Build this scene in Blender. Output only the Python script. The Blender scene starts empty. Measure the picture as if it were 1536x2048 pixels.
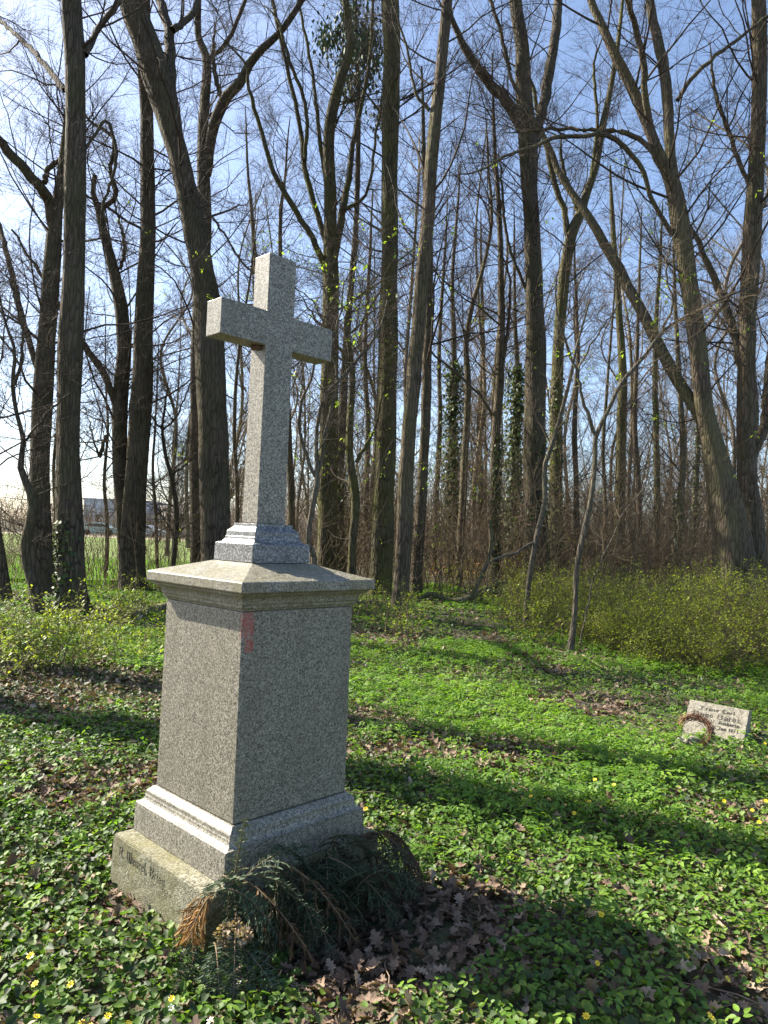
import bpy, bmesh, math, random
import numpy as np
from mathutils import Matrix, Vector
random.seed(7)
rng = np.random.default_rng(11)
scene = bpy.context.scene
COL = scene.collection
R_ = math.radians

# ------------------------------------------------------------------ camera, sky, sun, exposure
F = 1470.0; PITCH = R_(1.75); ROLL = R_(2.45); CAMZ = 1.6
cp, sp, cr, sr = math.cos(PITCH), math.sin(PITCH), math.cos(ROLL), math.sin(ROLL)
fw = np.array([0, cp, sp]); zz = np.array([0, -sp, cp]); xx = np.array([1., 0, 0])
rt = cr*xx + sr*zz; up = -sr*xx + cr*zz
CAM = np.array([0, 0, CAMZ])
cam_d = bpy.data.cameras.new("camera"); cam = bpy.data.objects.new("camera", cam_d); COL.objects.link(cam)
cam.matrix_world = Matrix(((rt[0], up[0], -fw[0], 0), (rt[1], up[1], -fw[1], 0), (rt[2], up[2], -fw[2], CAMZ), (0, 0, 0, 1)))
cam_d.sensor_fit = 'HORIZONTAL'; cam_d.angle_x = 2*math.atan(768/F)
cam_d.clip_start = .05; cam_d.clip_end = 3000
scene.camera = cam
SUN_EL = R_(39.5); SUN_AZ = R_(-64.5)      # azimuth from +Y, negative = towards -X
sdir = Vector((math.sin(SUN_AZ)*math.cos(SUN_EL), math.cos(SUN_AZ)*math.cos(SUN_EL), math.sin(SUN_EL)))
world = bpy.data.worlds.new("World"); scene.world = world; world.use_nodes = True
wn = world.node_tree; wn.nodes.clear()
wo = wn.nodes.new('ShaderNodeOutputWorld'); bg = wn.nodes.new('ShaderNodeBackground'); sky = wn.nodes.new('ShaderNodeTexSky')
sky.sky_type = 'NISHITA'; sky.sun_disc = False; sky.sun_elevation = SUN_EL; sky.sun_rotation = SUN_AZ
sky.altitude = 0; sky.air_density = .8; sky.dust_density = 1.2; sky.ozone_density = .9
bg.inputs['Strength'].default_value = .095
wn.links.new(sky.outputs[0], bg.inputs['Color']); wn.links.new(bg.outputs[0], wo.inputs['Surface'])
sl = bpy.data.lights.new("sun", 'SUN'); sl.energy = 5.0; sl.angle = R_(.53); sl.color = (1, .93, .80)
so = bpy.data.objects.new("sun", sl); COL.objects.link(so); so.rotation_euler = (-sdir).to_track_quat('-Z', 'Y').to_euler()
scene.view_settings.view_transform = 'Standard'; scene.view_settings.look = 'None'
scene.view_settings.exposure = 1.64; scene.view_settings.gamma = 1
scene.cycles.transparent_max_bounces = 8

def ray(px, py): return fw + rt*((px-768)/F) - up*((py-1024)/F)
def gp(px, py, z=0.):
    d = ray(px, py); t = (z-CAMZ)/d[2]; return CAM + d*t
def at(px, py, Y):
    d = ray(px, py); return CAM + d*(Y/d[1])

# ------------------------------------------------------------------ noise / terrain
_G = rng.random((256, 256))
def vnoise(x, y, s):
    x = np.asarray(x, float)*s + 37.3; y = np.asarray(y, float)*s + 91.7
    xi = np.floor(x).astype(int); yi = np.floor(y).astype(int); fx = x-xi; fy = y-yi
    fx = fx*fx*(3-2*fx); fy = fy*fy*(3-2*fy)
    g = lambda a, b: _G[a % 256, b % 256]
    return (g(xi, yi)*(1-fx)+g(xi+1, yi)*fx)*(1-fy) + (g(xi, yi+1)*(1-fx)+g(xi+1, yi+1)*fx)*fy
def fbm(x, y, s): return .55*vnoise(x, y, s)+.3*vnoise(x, y, s*2.1)+.15*vnoise(x, y, s*4.3)
def gz(x, y): return (fbm(x, y, .35)-.5)*.12*np.clip((np.asarray(y)-3)/3, 0, 1) + (vnoise(x, y, 3)-.5)*.03 - .075*np.exp(-((np.asarray(x)+.56)**2+(np.asarray(y)-3.35)**2)/.9)

# ------------------------------------------------------------------ materials
def new_mat(name):
    m = bpy.data.materials.new(name); m.use_nodes = True
    return m, m.node_tree, m.node_tree.nodes, m.node_tree.links, m.node_tree.nodes['Principled BSDF']
def node(nt, typ, **kw):
    n = nt.nodes.new(typ)
    for k, v in kw.items():
        if k in n.inputs: n.inputs[k].default_value = v
        else: setattr(n, k, v)
    return n
def ramp(nt, fac, stops, interp='LINEAR'):
    r = nt.nodes.new('ShaderNodeValToRGB'); r.color_ramp.interpolation = interp
    e = r.color_ramp.elements
    while len(e) < len(stops): e.new(.5)
    for i, (p, c) in enumerate(stops):
        e[i].position = p; e[i].color = (c if len(c) == 4 else (*c, 1))
    nt.links.new(fac, r.inputs[0]); return r.outputs[0]
def mix(nt, fac, a, b, typ='MIX'):
    m = nt.nodes.new('ShaderNodeMix'); m.data_type = 'RGBA'; m.blend_type = typ
    for s, v in ((0, fac), (6, a), (7, b)):
        if hasattr(v, 'links'): nt.links.new(v, m.inputs[s])
        else: m.inputs[s].default_value = v if s == 0 else (*v, 1)
    return m.outputs[2]
def coords(nt, scale=(1, 1, 1)):
    tc = nt.nodes.new('ShaderNodeTexCoord'); mp = nt.nodes.new('ShaderNodeMapping'); mp.inputs['Scale'].default_value = scale
    nt.links.new(tc.outputs['Object'], mp.inputs['Vector']); return mp.outputs[0]
def noise(nt, vec, scale, detail=3, rough=.55):
    n = node(nt, 'ShaderNodeTexNoise'); n.inputs['Scale'].default_value = scale; n.inputs['Detail'].default_value = detail; n.inputs['Roughness'].default_value = rough
    nt.links.new(vec, n.inputs['Vector']); return n.outputs[0]
def bump(nt, h, bs, strength, dist):
    b = node(nt, 'ShaderNodeBump'); b.inputs['Strength'].default_value = strength; b.inputs['Distance'].default_value = dist
    nt.links.new(h, b.inputs['Height']); nt.links.new(b.outputs[0], bs.inputs['Normal'])
def math_n(nt, op, a, b):
    n = nt.nodes.new('ShaderNodeMath'); n.operation = op
    for i, v in enumerate((a, b)):
        if hasattr(v, 'links'): nt.links.new(v, n.inputs[i])
        else: n.inputs[i].default_value = v
    return n.outputs[0]

def granite(name, tones, stain=.3, moss=0., rough=.55, bumpd=.0012, red=False, cell=165, streak=.35):
    m, nt, N, L, bs = new_mat(name)
    v = coords(nt)
    vo = node(nt, 'ShaderNodeTexVoronoi'); vo.inputs['Scale'].default_value = cell; L.new(v, vo.inputs['Vector'])
    sepc = nt.nodes.new('ShaderNodeSeparateColor'); L.new(vo.outputs['Color'], sepc.inputs[0])
    c1 = ramp(nt, sepc.outputs[0], [(0, tones[0]), (.24, tones[0]), (.30, tones[1]), (.45, tones[1]), (.52, tones[2]), (.8, tones[2]), (.86, tones[3])])
    n1 = noise(nt, v, cell*1.8, 2)
    vo2 = node(nt, 'ShaderNodeTexVoronoi'); vo2.inputs['Scale'].default_value = cell*2.1; L.new(v, vo2.inputs['Vector'])
    sep2 = nt.nodes.new('ShaderNodeSeparateColor'); L.new(vo2.outputs['Color'], sep2.inputs[0])
    c = mix(nt, .4, c1, ramp(nt, sep2.outputs[0], [(0, tones[0]), (.22, tones[0]), (.3, tones[2]), (1, tones[3])]))
    st = noise(nt, coords(nt, (1, 1, .45)), 5.5, 6, .62)
    c = mix(nt, ramp(nt, st, [(.45, (0, 0, 0)), (.75, (stain,)*3)]), c, (.13, .115, .075), 'MIX')
    sk = noise(nt, coords(nt, (1, 1, .05)), 16, 5, .6)
    c = mix(nt, ramp(nt, sk, [(.48, (0, 0, 0)), (.72, (streak,)*3)]), c, (.10, .092, .062))
    if moss:
        ms = noise(nt, coords(nt, (1, 1, .5)), 7, 7, .7)
        c = mix(nt, ramp(nt, ms, [(.38, (0, 0, 0)), (.62, (moss,)*3)]), c, (.13, .12, .035))
    if red:   # faded red paint mark beside the front edge
        tc = nt.nodes.new('ShaderNodeTexCoord'); sx = nt.nodes.new('ShaderNodeSeparateXYZ'); L.new(tc.outputs['Object'], sx.inputs[0])
        def band(o, ctr, hw, soft=.35):
            d = math_n(nt, 'ABSOLUTE', math_n(nt, 'SUBTRACT', o, ctr), 0)
            return ramp(nt, math_n(nt, 'DIVIDE', d, hw), [(1-soft, (1, 1, 1)), (1, (0, 0, 0))])
        X, Yc, Z = sx.outputs
        m1 = math_n(nt, 'MULTIPLY', band(X, -.279, .034), band(Z, .645+.56, .062))
        m2 = math_n(nt, 'MULTIPLY', band(X, -.270, .026), band(Z, .645+.475, .032))
        mk = math_n(nt, 'MULTIPLY', math_n(nt, 'MAXIMUM', m1, m2), band(Yc, -.31, .03))
        mk = math_n(nt, 'MULTIPLY', mk, ramp(nt, noise(nt, v, 60, 3), [(.35, (.15,)*3), (.6, (.7,)*3)]))
        c = mix(nt, mk, c, (.42, .05, .04))
    L.new(c, bs.inputs['Base Color'])
    L.new(ramp(nt, sepc.outputs[1], [(0, (rough-.16,)*3), (1, (rough+.15,)*3)]), bs.inputs['Roughness'])
    bs.inputs['Specular IOR Level'].default_value = .5
    bump(nt, n1, bs, .8, bumpd)
    return m
G_t = [(.018, .016, .012), (.108, .10, .078), (.25, .23, .18), (.40, .37, .30)]
M_granite = granite('granite', G_t, stain=.35, rough=.5)
M_die = granite('granite_die', [(.018, .0165, .013), (.105, .096, .073), (.225, .205, .158), (.37, .34, .265)], stain=.3, rough=.55, red=True)
M_socle = granite('granite_polished', [(.014, .015, .017), (.05, .052, .056), (.15, .155, .16), (.34, .34, .33)], stain=.15, rough=.32, cell=135, streak=.15)
M_cornice = granite('granite_cornice', G_t, stain=.4, moss=.4, rough=.5)
M_base = granite('granite_mossy', [(.045, .042, .025), (.14, .13, .085), (.25, .235, .165), (.40, .38, .29)], stain=.5, moss=.7, rough=.8, bumpd=.006, cell=105)
M_stone = granite('sandstone_grey', [(.10, .088, .065), (.21, .19, .145), (.28, .255, .20), (.34, .31, .25)], stain=.4, rough=.85, bumpd=.004, cell=70)
M_stone_side = M_stone

def simple(name, col, rough=.8, var=None, scale=20, bumpd=0, spec=.5):
    m, nt, N, L, bs = new_mat(name)
    v = coords(nt); n1 = noise(nt, v, scale, 4)
    c2 = var or tuple(x*.6 for x in col)
    L.new(ramp(nt, n1, [(.3, c2), (.7, col)]), bs.inputs['Base Color'])
    bs.inputs['Roughness'].default_value = rough; bs.inputs['Specular IOR Level'].default_value = spec
    if bumpd: bump(nt, n1, bs, 1, bumpd)
    return m
def bark(name, dark, light, moss=None, mossamt=.5, sc=1.):
    m, nt, N, L, bs = new_mat(name)
    v = coords(nt, (1, 1, .16))
    wv = noise(nt, v, 2.5, 3)
    vadd = node(nt, 'ShaderNodeVectorMath'); vadd.operation = 'ADD'
    n0 = node(nt, 'ShaderNodeTexNoise'); n0.inputs['Scale'].default_value = 6; L.new(v, n0.inputs['Vector'])
    vs = node(nt, 'ShaderNodeVectorMath'); vs.operation = 'SCALE'; L.new(n0.outputs['Color'], vs.inputs[0]); vs.inputs['Scale'].default_value = .095
    L.new(v, vadd.inputs[0]); L.new(vs.outputs[0], vadd.inputs[1])
    vo = node(nt, 'ShaderNodeTexVoronoi'); vo.feature = 'DISTANCE_TO_EDGE'; vo.inputs['Scale'].default_value = 17*sc; L.new(vadd.outputs[0], vo.inputs['Vector'])
    n1 = noise(nt, v, 26*sc, 5, .65)
    h = math_n(nt, 'ADD', ramp(nt, vo.outputs['Distance'], [(0, (0, 0, 0)), (.22, (1, 1, 1))]), math_n(nt, 'MULTIPLY', n1, .7))
    c = ramp(nt, h, [(.1, tuple(x*.6 for x in dark)), (.5, dark), (1.0, light)])
    c = mix(nt, ramp(nt, noise(nt, coords(nt, (1, 1, .6)), 1.7, 4), [(.4, (0, 0, 0)), (.7, (.5,)*3)]), c, tuple(x*1.5 for x in light))
    if moss:
        c = mix(nt, ramp(nt, noise(nt, coords(nt, (1, 1, .35)), 2.4, 5, .65), [(.42, (0, 0, 0)), (.62, (mossamt,)*3)]), c, moss)
    L.new(c, bs.inputs['Base Color']); bs.inputs['Roughness'].default_value = .92; bs.inputs['Specular IOR Level'].default_value = .25
    bump(nt, h, bs, .8, .022)
    return m
B_dark = bark('bark_dark', (.030, .024, .018), (.095, .075, .053), (.075, .072, .024), .4)
B_brown = bark('bark_brown', (.042, .031, .021), (.12, .092, .064), (.09, .085, .03), .4)
B_moss = bark('bark_mossy', (.034, .028, .017), (.10, .085, .048), (.10, .10, .02), .75)
B_grey = bark('bark_grey_smooth', (.06, .048, .037), (.14, .115, .088), (.12, .12, .05), .3, 1.6)
B_light = bark('bark_light', (.042, .032, .022), (.12, .092, .063), (.14, .14, .05), .4)
M_twig = simple('twig_bark', (.075, .056, .040), .85, (.045, .034, .025), 3, spec=.2)
M_twig2 = simple('twig_bark_ruddy', (.20, .15, .09), .85, (.09, .066, .043), 3, spec=.2)
M_logbark = bark('bark_log', (.06, .05, .035), (.16, .14, .09), (.10, .12, .03), .6)

def leafmat(name, stops, rough=.45, trans=.25, spec=.5):
    """colour varies from leaf to leaf through the mesh's own 'var' attribute"""
    m, nt, N, L, bs = new_mat(name)
    a = nt.nodes.new('ShaderNodeAttribute'); a.attribute_name = 'var'
    c = ramp(nt, a.outputs['Fac'], stops)
    v = coords(nt); c = mix(nt, ramp(nt, noise(nt, v, 90, 2), [(.35, (0, 0, 0)), (.7, (.35,)*3)]), c, tuple(x*.55 for x in stops[0][1]))
    L.new(c, bs.inputs['Base Color']); bs.inputs['Roughness'].default_value = rough; bs.inputs['Specular IOR Level'].default_value = spec
    if trans:
        tr = nt.nodes.new('ShaderNodeBsdfTranslucent'); ms = nt.nodes.new('ShaderNodeMixShader'); ms.inputs[0].default_value = trans
        tc = mix(nt, 1.0, c, (1.6, 1.7, .7), 'MULTIPLY'); L.new(tc, tr.inputs['Color'])
        L.new(bs.outputs[0], ms.inputs[1]); L.new(tr.outputs[0], ms.inputs[2]); L.new(ms.outputs[0], N['Material Output'].inputs['Surface'])
    return m
L_ivy = leafmat('ivy_leaf', [(0, (0.025, 0.045, 0.015)), (.5, (0.045, 0.075, 0.022)), (.85, (0.075, 0.106, 0.027)), (1, (0.150, 0.163, 0.050))], .55, .2, .35)
L_cel = leafmat('celandine_leaf', [(0, (0.052, 0.111, 0.021)), (.5, (0.104, 0.189, 0.033)), (1, (0.221, 0.312, 0.046))], .55, .35, .35)
L_eld = leafmat('ground_elder_leaf', [(0, (0.078, 0.168, 0.022)), (.5, (0.132, 0.252, 0.030)), (1, (0.240, 0.372, 0.042))], .55, .42, .35)
L_oak = leafmat('dead_oak_leaf', [(0, (.09, .055, .035)), (.5, (.20, .13, .085)), (.8, (.30, .215, .15)), (1, (.42, .33, .24))], .75, .1)
L_shr = leafmat('shrub_leaf', [(0, (0.127, 0.161, 0.021)), (.5, (0.207, 0.253, 0.029)), (1, (0.368, 0.402, 0.052))], .5, .45, .4)
L_new = leafmat('young_leaf', [(0, (.18, .26, .03)), (1, (.32, .42, .06))], .5, .5)
L_fir = leafmat('fir_needle', [(0, (.010, .020, .008)), (.45, (.02, .04, .016)), (.75, (.05, .09, .045)), (1, (.10, .15, .085))], .65, .05, .3)
L_thuja = leafmat('dead_thuja', [(0, (.035, .018, .009)), (.6, (.10, .05, .018)), (1, (.36, .18, .045))], .7, .15)
L_yew = leafmat('fresh_needle', [(0, (.05, .075, .015)), (1, (.16, .19, .04))], .6, .1)
L_hyd = leafmat('dry_hydrangea', [(0, (.24, .16, .10)), (1, (.5, .4, .29))], .8, .25)
L_grass = leafmat('grass', [(0, (.09, .20, .02)), (1, (.17, .32, .03))], .6, .3)
M_petal = simple('yellow_petal', (.85, .62, .02), .35, (.75, .5, .015), 60)
M_white = simple('white_petal', (.8, .8, .72), .5, (.7, .7, .6), 60)
M_centre = simple('flower_centre', (.5, .42, .03), .6, (.3, .3, .03), 80)
M_stemg = simple('green_stem', (.10, .16, .04), .6)
M_letter = simple('engraved_letter', (.12, .11, .065), .9, (.08, .072, .04), 60)
M_letter2 = simple('worn_letter', (.09, .08, .06), .9, (.07, .06, .045), 60)

# ------------------------------------------------------------------ mesh helpers
def mk(name, V, Fc, m, parent=None, loc=None, smooth=False, var=None):
    me = bpy.data.meshes.new(name)
    V = np.asarray(V, np.float32)
    if parent is not None and loc is None: V = V - np.array(parent.location, np.float32)
    if loc is not None: V = V - np.array(loc, np.float32)
    if isinstance(Fc, np.ndarray):
        nf, k = Fc.shape
        me.vertices.add(len(V)); me.vertices.foreach_set('co', V.ravel())
        me.loops.add(nf*k); me.loops.foreach_set('vertex_index', Fc.astype(np.int32).ravel())
        me.polygons.add(nf); me.polygons.foreach_set('loop_start', np.arange(0, nf*k, k, dtype=np.int32))
        if smooth: me.polygons.foreach_set('use_smooth', np.ones(nf, bool))
        me.update(calc_edges=True)
    else:
        me.from_pydata(V.tolist(), [], Fc)
        if smooth: me.polygons.foreach_set('use_smooth', np.ones(len(me.polygons), bool))
        me.update()
    if var is not None:
        a = me.attributes.new('var', 'FLOAT', 'POINT'); a.data.foreach_set('value', np.asarray(var, np.float32))
    me.materials.append(m)
    o = bpy.data.objects.new(name, me); COL.objects.link(o)
    if parent is not None: o.parent = parent
    if loc is not None: o.location = loc
    return o
def tag(o, label=None, cat=None, group=None, kind=None):
    if label: o['label'] = label
    if cat: o['category'] = cat
    if group: o['group'] = group
    if kind: o['kind'] = kind
    return o
def empty(name, loc, label, cat, group=None):
    o = bpy.data.objects.new(name, None); COL.objects.link(o); o.location = tuple(map(float, loc)); o.empty_display_size = .2
    return tag(o, label, cat, group)
def nrm(a): return a/np.maximum(np.linalg.norm(a, axis=-1, keepdims=True), 1e-9)
def tubes(P, R, sides):
    """P (N,K,3), R (N,K) -> verts, quads"""
    N, K, _ = P.shape
    T = np.empty_like(P); T[:, 1:-1] = P[:, 2:]-P[:, :-2]; T[:, 0] = P[:, 1]-P[:, 0]; T[:, -1] = P[:, -1]-P[:, -2]; T = nrm(T)
    ref = np.where(np.abs(T[:, :1, 0:1]) > .85, np.array([0, 1., 0]), np.array([1., 0, 0]))
    A = nrm(np.cross(T, ref)); B = np.cross(T, A)
    th = np.arange(sides)*2*np.pi/sides
    V = P[:, :, None]+R[:, :, None, None]*(np.cos(th)[None, None, :, None]*A[:, :, None]+np.sin(th)[None, None, :, None]*B[:, :, None])
    idx = np.arange(N*K*sides).reshape(N, K, sides)
    a = idx[:, :-1]; b = idx[:, 1:]
    q = np.stack([a, np.roll(a, -1, 2), np.roll(b, -1, 2), b], -1).reshape(-1, 4)
    return V.reshape(-1, 3), q
def join(parts):
    Vs, Fs, n = [], [], 0
    for V, f in parts:
        Vs.append(V); Fs.append(f+n); n += len(V)
    return np.concatenate(Vs), np.concatenate(Fs)
def resample(P, n):
    P = np.asarray(P, float); d = np.r_[0, np.cumsum(np.linalg.norm(np.diff(P[:, :3], axis=0), axis=1))]
    # Catmull-Rom through the points, then even spacing
    pts = []
    Q = np.vstack([2*P[0]-P[1], P, 2*P[-1]-P[-2]])
    for i in range(1, len(Q)-2):
        for t in np.linspace(0, 1, 8, endpoint=False):
            a, b, c, e = Q[i-1], Q[i], Q[i+1], Q[i+2]
            pts.append(.5*((2*b)+(-a+c)*t+(2*a-5*b+4*c-e)*t*t+(-a+3*b-3*c+e)*t**3))
    pts.append(P[-1]); pts = np.array(pts)
    d = np.r_[0, np.cumsum(np.linalg.norm(np.diff(pts[:, :3], axis=0), axis=1))]
    s = np.linspace(0, d[-1], n)
    return np.stack([np.interp(s, d, pts[:, k]) for k in range(P.shape[1])], 1)
def spawn(P, R, n, t0, t1, ang, ln, K, wob, upw, rmax=.5, taper=.25, rk=.011, flat=0., rmin=.002):
    """n children on each of N parent paths. ln = (lo, hi) length"""
    N, Kp, _ = P.shape
    pi = np.repeat(np.arange(N), n); M = len(pi)
    t = rng.uniform(t0, t1, M)*(Kp-1); i = np.minimum(t.astype(int), Kp-2); f = (t-i)[:, None]
    st = P[pi, i]*(1-f)+P[pi, i+1]*f; r0 = R[pi, i]*(1-f[:, 0])+R[pi, i+1]*f[:, 0]
    T = nrm(P[pi, i+1]-P[pi, i])
    rv = rng.normal(size=(M, 3)); rv[:, 2] *= (1-flat); pr = nrm(rv-T*np.sum(rv*T, 1, keepdims=True))
    a = np.radians(rng.uniform(ang[0], ang[1], M))[:, None]
    d = nrm(np.cos(a)*T+np.sin(a)*pr)
    L = rng.uniform(ln[0], ln[1], M)*(1-.45*t/(Kp-1))
    out = np.empty((M, K, 3)); out[:, 0] = st
    for k in range(1, K):
        d = nrm(d+rng.normal(size=(M, 3))*wob+np.array([0, 0, upw]))
        out[:, k] = out[:, k-1]+d*(L/(K-1))[:, None]
    rs = np.maximum(np.minimum(r0*rmax, L*rk), rmin)
    Rr = rs[:, None]*np.linspace(1, taper, K)[None]
    return out, np.maximum(Rr, rmin*.6)
def scatter(templ, faces, pos, size, yaw, tilt, var, roll=None):
    """many copies of a small leaf template: returns verts, faces, var"""
    n = len(pos); nv = len(templ)
    cy, sy = np.cos(yaw), np.sin(yaw); ct, st = np.cos(tilt), np.sin(tilt)
    rz = np.zeros((n, 3, 3)); rz[:, 0, 0] = cy; rz[:, 0, 1] = -sy; rz[:, 1, 0] = sy; rz[:, 1, 1] = cy; rz[:, 2, 2] = 1
    rx = np.zeros((n, 3, 3)); rx[:, 0, 0] = 1; rx[:, 1, 1] = ct; rx[:, 1, 2] = -st; rx[:, 2, 1] = st; rx[:, 2, 2] = ct
    Mx = rz@rx
    if roll is not None:
        c, s = np.cos(roll), np.sin(roll); ry = np.zeros((n, 3, 3)); ry[:, 0, 0] = c; ry[:, 0, 2] = s; ry[:, 1, 1] = 1; ry[:, 2, 0] = -s; ry[:, 2, 2] = c
        Mx = Mx@ry
    V = np.einsum('nij,vj->nvi', Mx, templ)*np.asarray(size)[:, None, None]+pos[:, None]
    Fc = (faces[None]+(np.arange(n)*nv)[:, None, None]).reshape(-1, faces.shape[1])
    return V.reshape(-1, 3), Fc, np.repeat(var, nv)
def fan(outline, cz=-.0, edge=None):
    """outline points (x,y) -> triangle fan around the centre of mass of the midrib, folded along the midrib (y axis)"""
    o = np.array(outline, float); z = np.abs(o[:, 0])*.35 if edge is None else edge
    c = np.array([[0, .45, cz]]); V = np.vstack([c, np.c_[o, z]])
    n = len(o); f = np.array([[0, 1+i, 1+(i+1) % n] for i in range(n)])
    return V, f
IVY = fan([(0, 0), (.28, -.12), (.5, .12), (.36, .42), (.28, .62), (0, 1.0), (-.28, .62), (-.36, .42), (-.5, .12), (-.28, -.12)])
HEART = fan([(0, .05), (.25, -.1), (.48, .12), (.46, .5), (.26, .85), (0, 1), (-.26, .85), (-.46, .5), (-.48, .12), (-.25, -.1)], cz=-.04)
LEAFLET = fan([(0, 0), (.2, .2), (.24, .5), (.1, .85), (0, 1), (-.1, .85), (-.24, .5), (-.2, .2)])
SMALL = (np.array([[0, 0, 0], [.28, .45, .08], [0, 1, 0], [-.28, .45, .08]]), np.array([[0, 1, 2], [0, 2, 3]]))
def compound(k):
    Vs, Fs, n = [], [], 0
    for a, r, s in ([(0, .25, 1), (75, .12, .85), (-75, .12, .85)] if k == 3 else [(0, .4, .9), (62, .32, .75), (-62, .32, .75), (100, .1, .7), (-100, .1, .7)]):
        V, f = LEAFLET; c, s_ = math.cos(R_(a)), math.sin(R_(a)); W = V*s; W = W+np.array([0, r, 0])
        W = np.c_[W[:, 0]*c-W[:, 1]*s_, W[:, 0]*s_+W[:, 1]*c, W[:, 2]-.18*np.linalg.norm(W[:, :2], axis=1)**2]
        Vs.append(W); Fs.append(f+n); n += len(W)
    return np.concatenate(Vs)*.5, np.concatenate(Fs)
ELD3, ELD5 = compound(3), compound(5)
_ol = [(0, 0), (.12, .12), (.07, .2), (.26, .28), (.14, .38), (.34, .5), (.17, .58), (.3, .74), (.12, .8), (.12, .95), (0, 1)]
_ol = _ol + [(-x, y) for x, y in _ol[-2:0:-1]]
OAK = fan(_ol, edge=np.array([.04+.25*abs(x)+.12*math.sin(y*5+x*4) for x, y in _ol]))

# ------------------------------------------------------------------ ground, field, buildings
def grid(x0, x1, y0, y1, nx, ny, dz=0.):
    X, Y = np.meshgrid(np.linspace(x0, x1, nx), np.linspace(y0, y1, ny))
    V = np.stack([X, Y, gz(X, Y)+dz], -1).reshape(-1, 3)
    i = np.arange(nx*ny).reshape(ny, nx)
    return V, np.stack([i[:-1, :-1], i[:-1, 1:], i[1:, 1:], i[1:, :-1]], -1).reshape(-1, 4)
m, nt, N, L, bs = new_mat('forest_soil')
v = coords(nt)
c = ramp(nt, noise(nt, v, 22, 6, .7), [(.3, (.03, .022, .015)), (.55, (.08, .055, .036)), (.75, (.16, .11, .07))])
c = mix(nt, ramp(nt, noise(nt, v, .5, 4), [(.42, (0, 0, 0)), (.6, (.6,)*3)]), c, (.06, .085, .025))
L.new(c, bs.inputs['Base Color']); bs.inputs['Roughness'].default_value = .95; bump(nt, noise(nt, v, 30, 5), bs, 1, .03)
M_soil = m
nx = 261; xs = np.sign(np.linspace(-1, 1, nx))*np.abs(np.linspace(-1, 1, nx))**3*900; ys = -20+np.linspace(0, 1, 300)**3*1500
X, Y = np.meshgrid(xs, ys); V = np.stack([X, Y, gz(X, Y)*np.clip(1.5-Y/60, 0, 1)], -1).reshape(-1, 3)
i = np.arange(nx*300).reshape(300, nx); q = np.stack([i[:-1, :-1], i[:-1, 1:], i[1:, 1:], i[1:, :-1]], -1).reshape(-1, 4)
tag(mk('ground', V, q, M_soil, smooth=True), kind='structure')
def flat_sheet(name, poly, z, mat):
    return tag(mk(name, [(x, y, z) for x, y in poly], [list(range(len(poly)))], mat), kind='structure')
m, nt, N, L, bs = new_mat('field_grass'); v = coords(nt)
L.new(ramp(nt, noise(nt, v, 3, 8, .7), [(.3, (.085, .135, .012)), (.7, (.16, .23, .02))]), bs.inputs['Base Color']); bs.inputs['Roughness'].default_value = .9
bump(nt, noise(nt, v, 60, 4), bs, 1, .05)
flat_sheet('field', [(-12.5, 18.2), (-8.5, 18.6), (-6.3, 19.6), (-4.6, 20.6), (-9, 42), (-20, 74), (-95, 74), (-95, 16.5)], .10, m)
M_soilpale = simple('bare_field', (.3, .24, .17), .95, (.2, .16, .11), 1.5)
flat_sheet('dirt_strip', [(-30, 74.2), (-9, 74.2), (-9, 80), (-95, 80), (-95, 74.2)], .104, M_soilpale)

def box(bm, x0, x1, y0, y1, z0, z1):
    vs = [bm.verts.new(p) for p in ((x0, y0, z0), (x1, y0, z0), (x1, y1, z0), (x0, y1, z0), (x0, y0, z1), (x1, y0, z1), (x1, y1, z1), (x0, y1, z1))]
    for f in ((0, 3, 2, 1), (4, 5, 6, 7), (0, 1, 5, 4), (1, 2, 6, 5), (2, 3, 7, 6), (3, 0, 4, 7)): bm.faces.new([vs[k] for k in f])
def bmo(name, bm, mat, parent=None, smooth=False, loc=None):
    me = bpy.data.meshes.new(name); bmesh.ops.recalc_face_normals(bm, faces=bm.faces); bm.to_mesh(me); bm.free(); me.materials.append(mat)
    if smooth: me.polygons.foreach_set('use_smooth', np.ones(len(me.polygons), bool))
    o = bpy.data.objects.new(name, me); COL.objects.link(o)
    if parent: o.parent = parent
    if loc is not None: o.location = loc
    return o
M_wallw = simple('render_wall_pale', (.62, .65, .68), .9, (.52, .55, .58), .6)
M_wallg = simple('cladding_grey', (.5, .53, .58), .8, (.42, .45, .5), .8)
M_roof = simple('roof_brownish', (.36, .32, .29), .9, (.28, .25, .23), 2)
M_glass = simple('window_glass', (.05, .06, .07), .1, (.04, .05, .06), 1)
def house(name, cx, cy, w, d, h, rh, label, wall, nwin, gable_front):
    t = empty(name, (cx, cy, 0), label, 'building')
    bm = bmesh.new(); box(bm, -w/2, w/2, -d/2, d/2, -.3, h)
    if gable_front:
        for y in (-d/2, d/2):
            pass
    bmo('wall', bm, wall, t)
    bm = bmesh.new(); e = .3
    if rh < .5: box(bm, -w/2-.15, w/2+.15, -d/2-.15, d/2+.15, h+.003, h+rh)
    else:
        A = [bm.verts.new(p) for p in ((-w/2-e, -d/2-e, h+.003), (w/2+e, -d/2-e, h+.003), (w/2+e, d/2+e, h+.003), (-w/2-e, d/2+e, h+.003), (-w/2-e, 0, h+rh), (w/2+e, 0, h+rh))]
        for f in ((0, 1, 5, 4), (2, 3, 4, 5), (0, 4, 3), (1, 2, 5), (0, 3, 2, 1)): bm.faces.new([A[k] for k in f])
    bmo('roof', bm, M_roof if rh >= .5 else M_wallg, t)
    for k in range(nwin):
        x = -w/2+(k+.5)*w/nwin; bm = bmesh.new(); box(bm, x-.5, x+.5, -d/2-.04, -d/2+.05, h*.35, h*.35+1.1); bmo('window', bm, M_glass, t)
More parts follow.
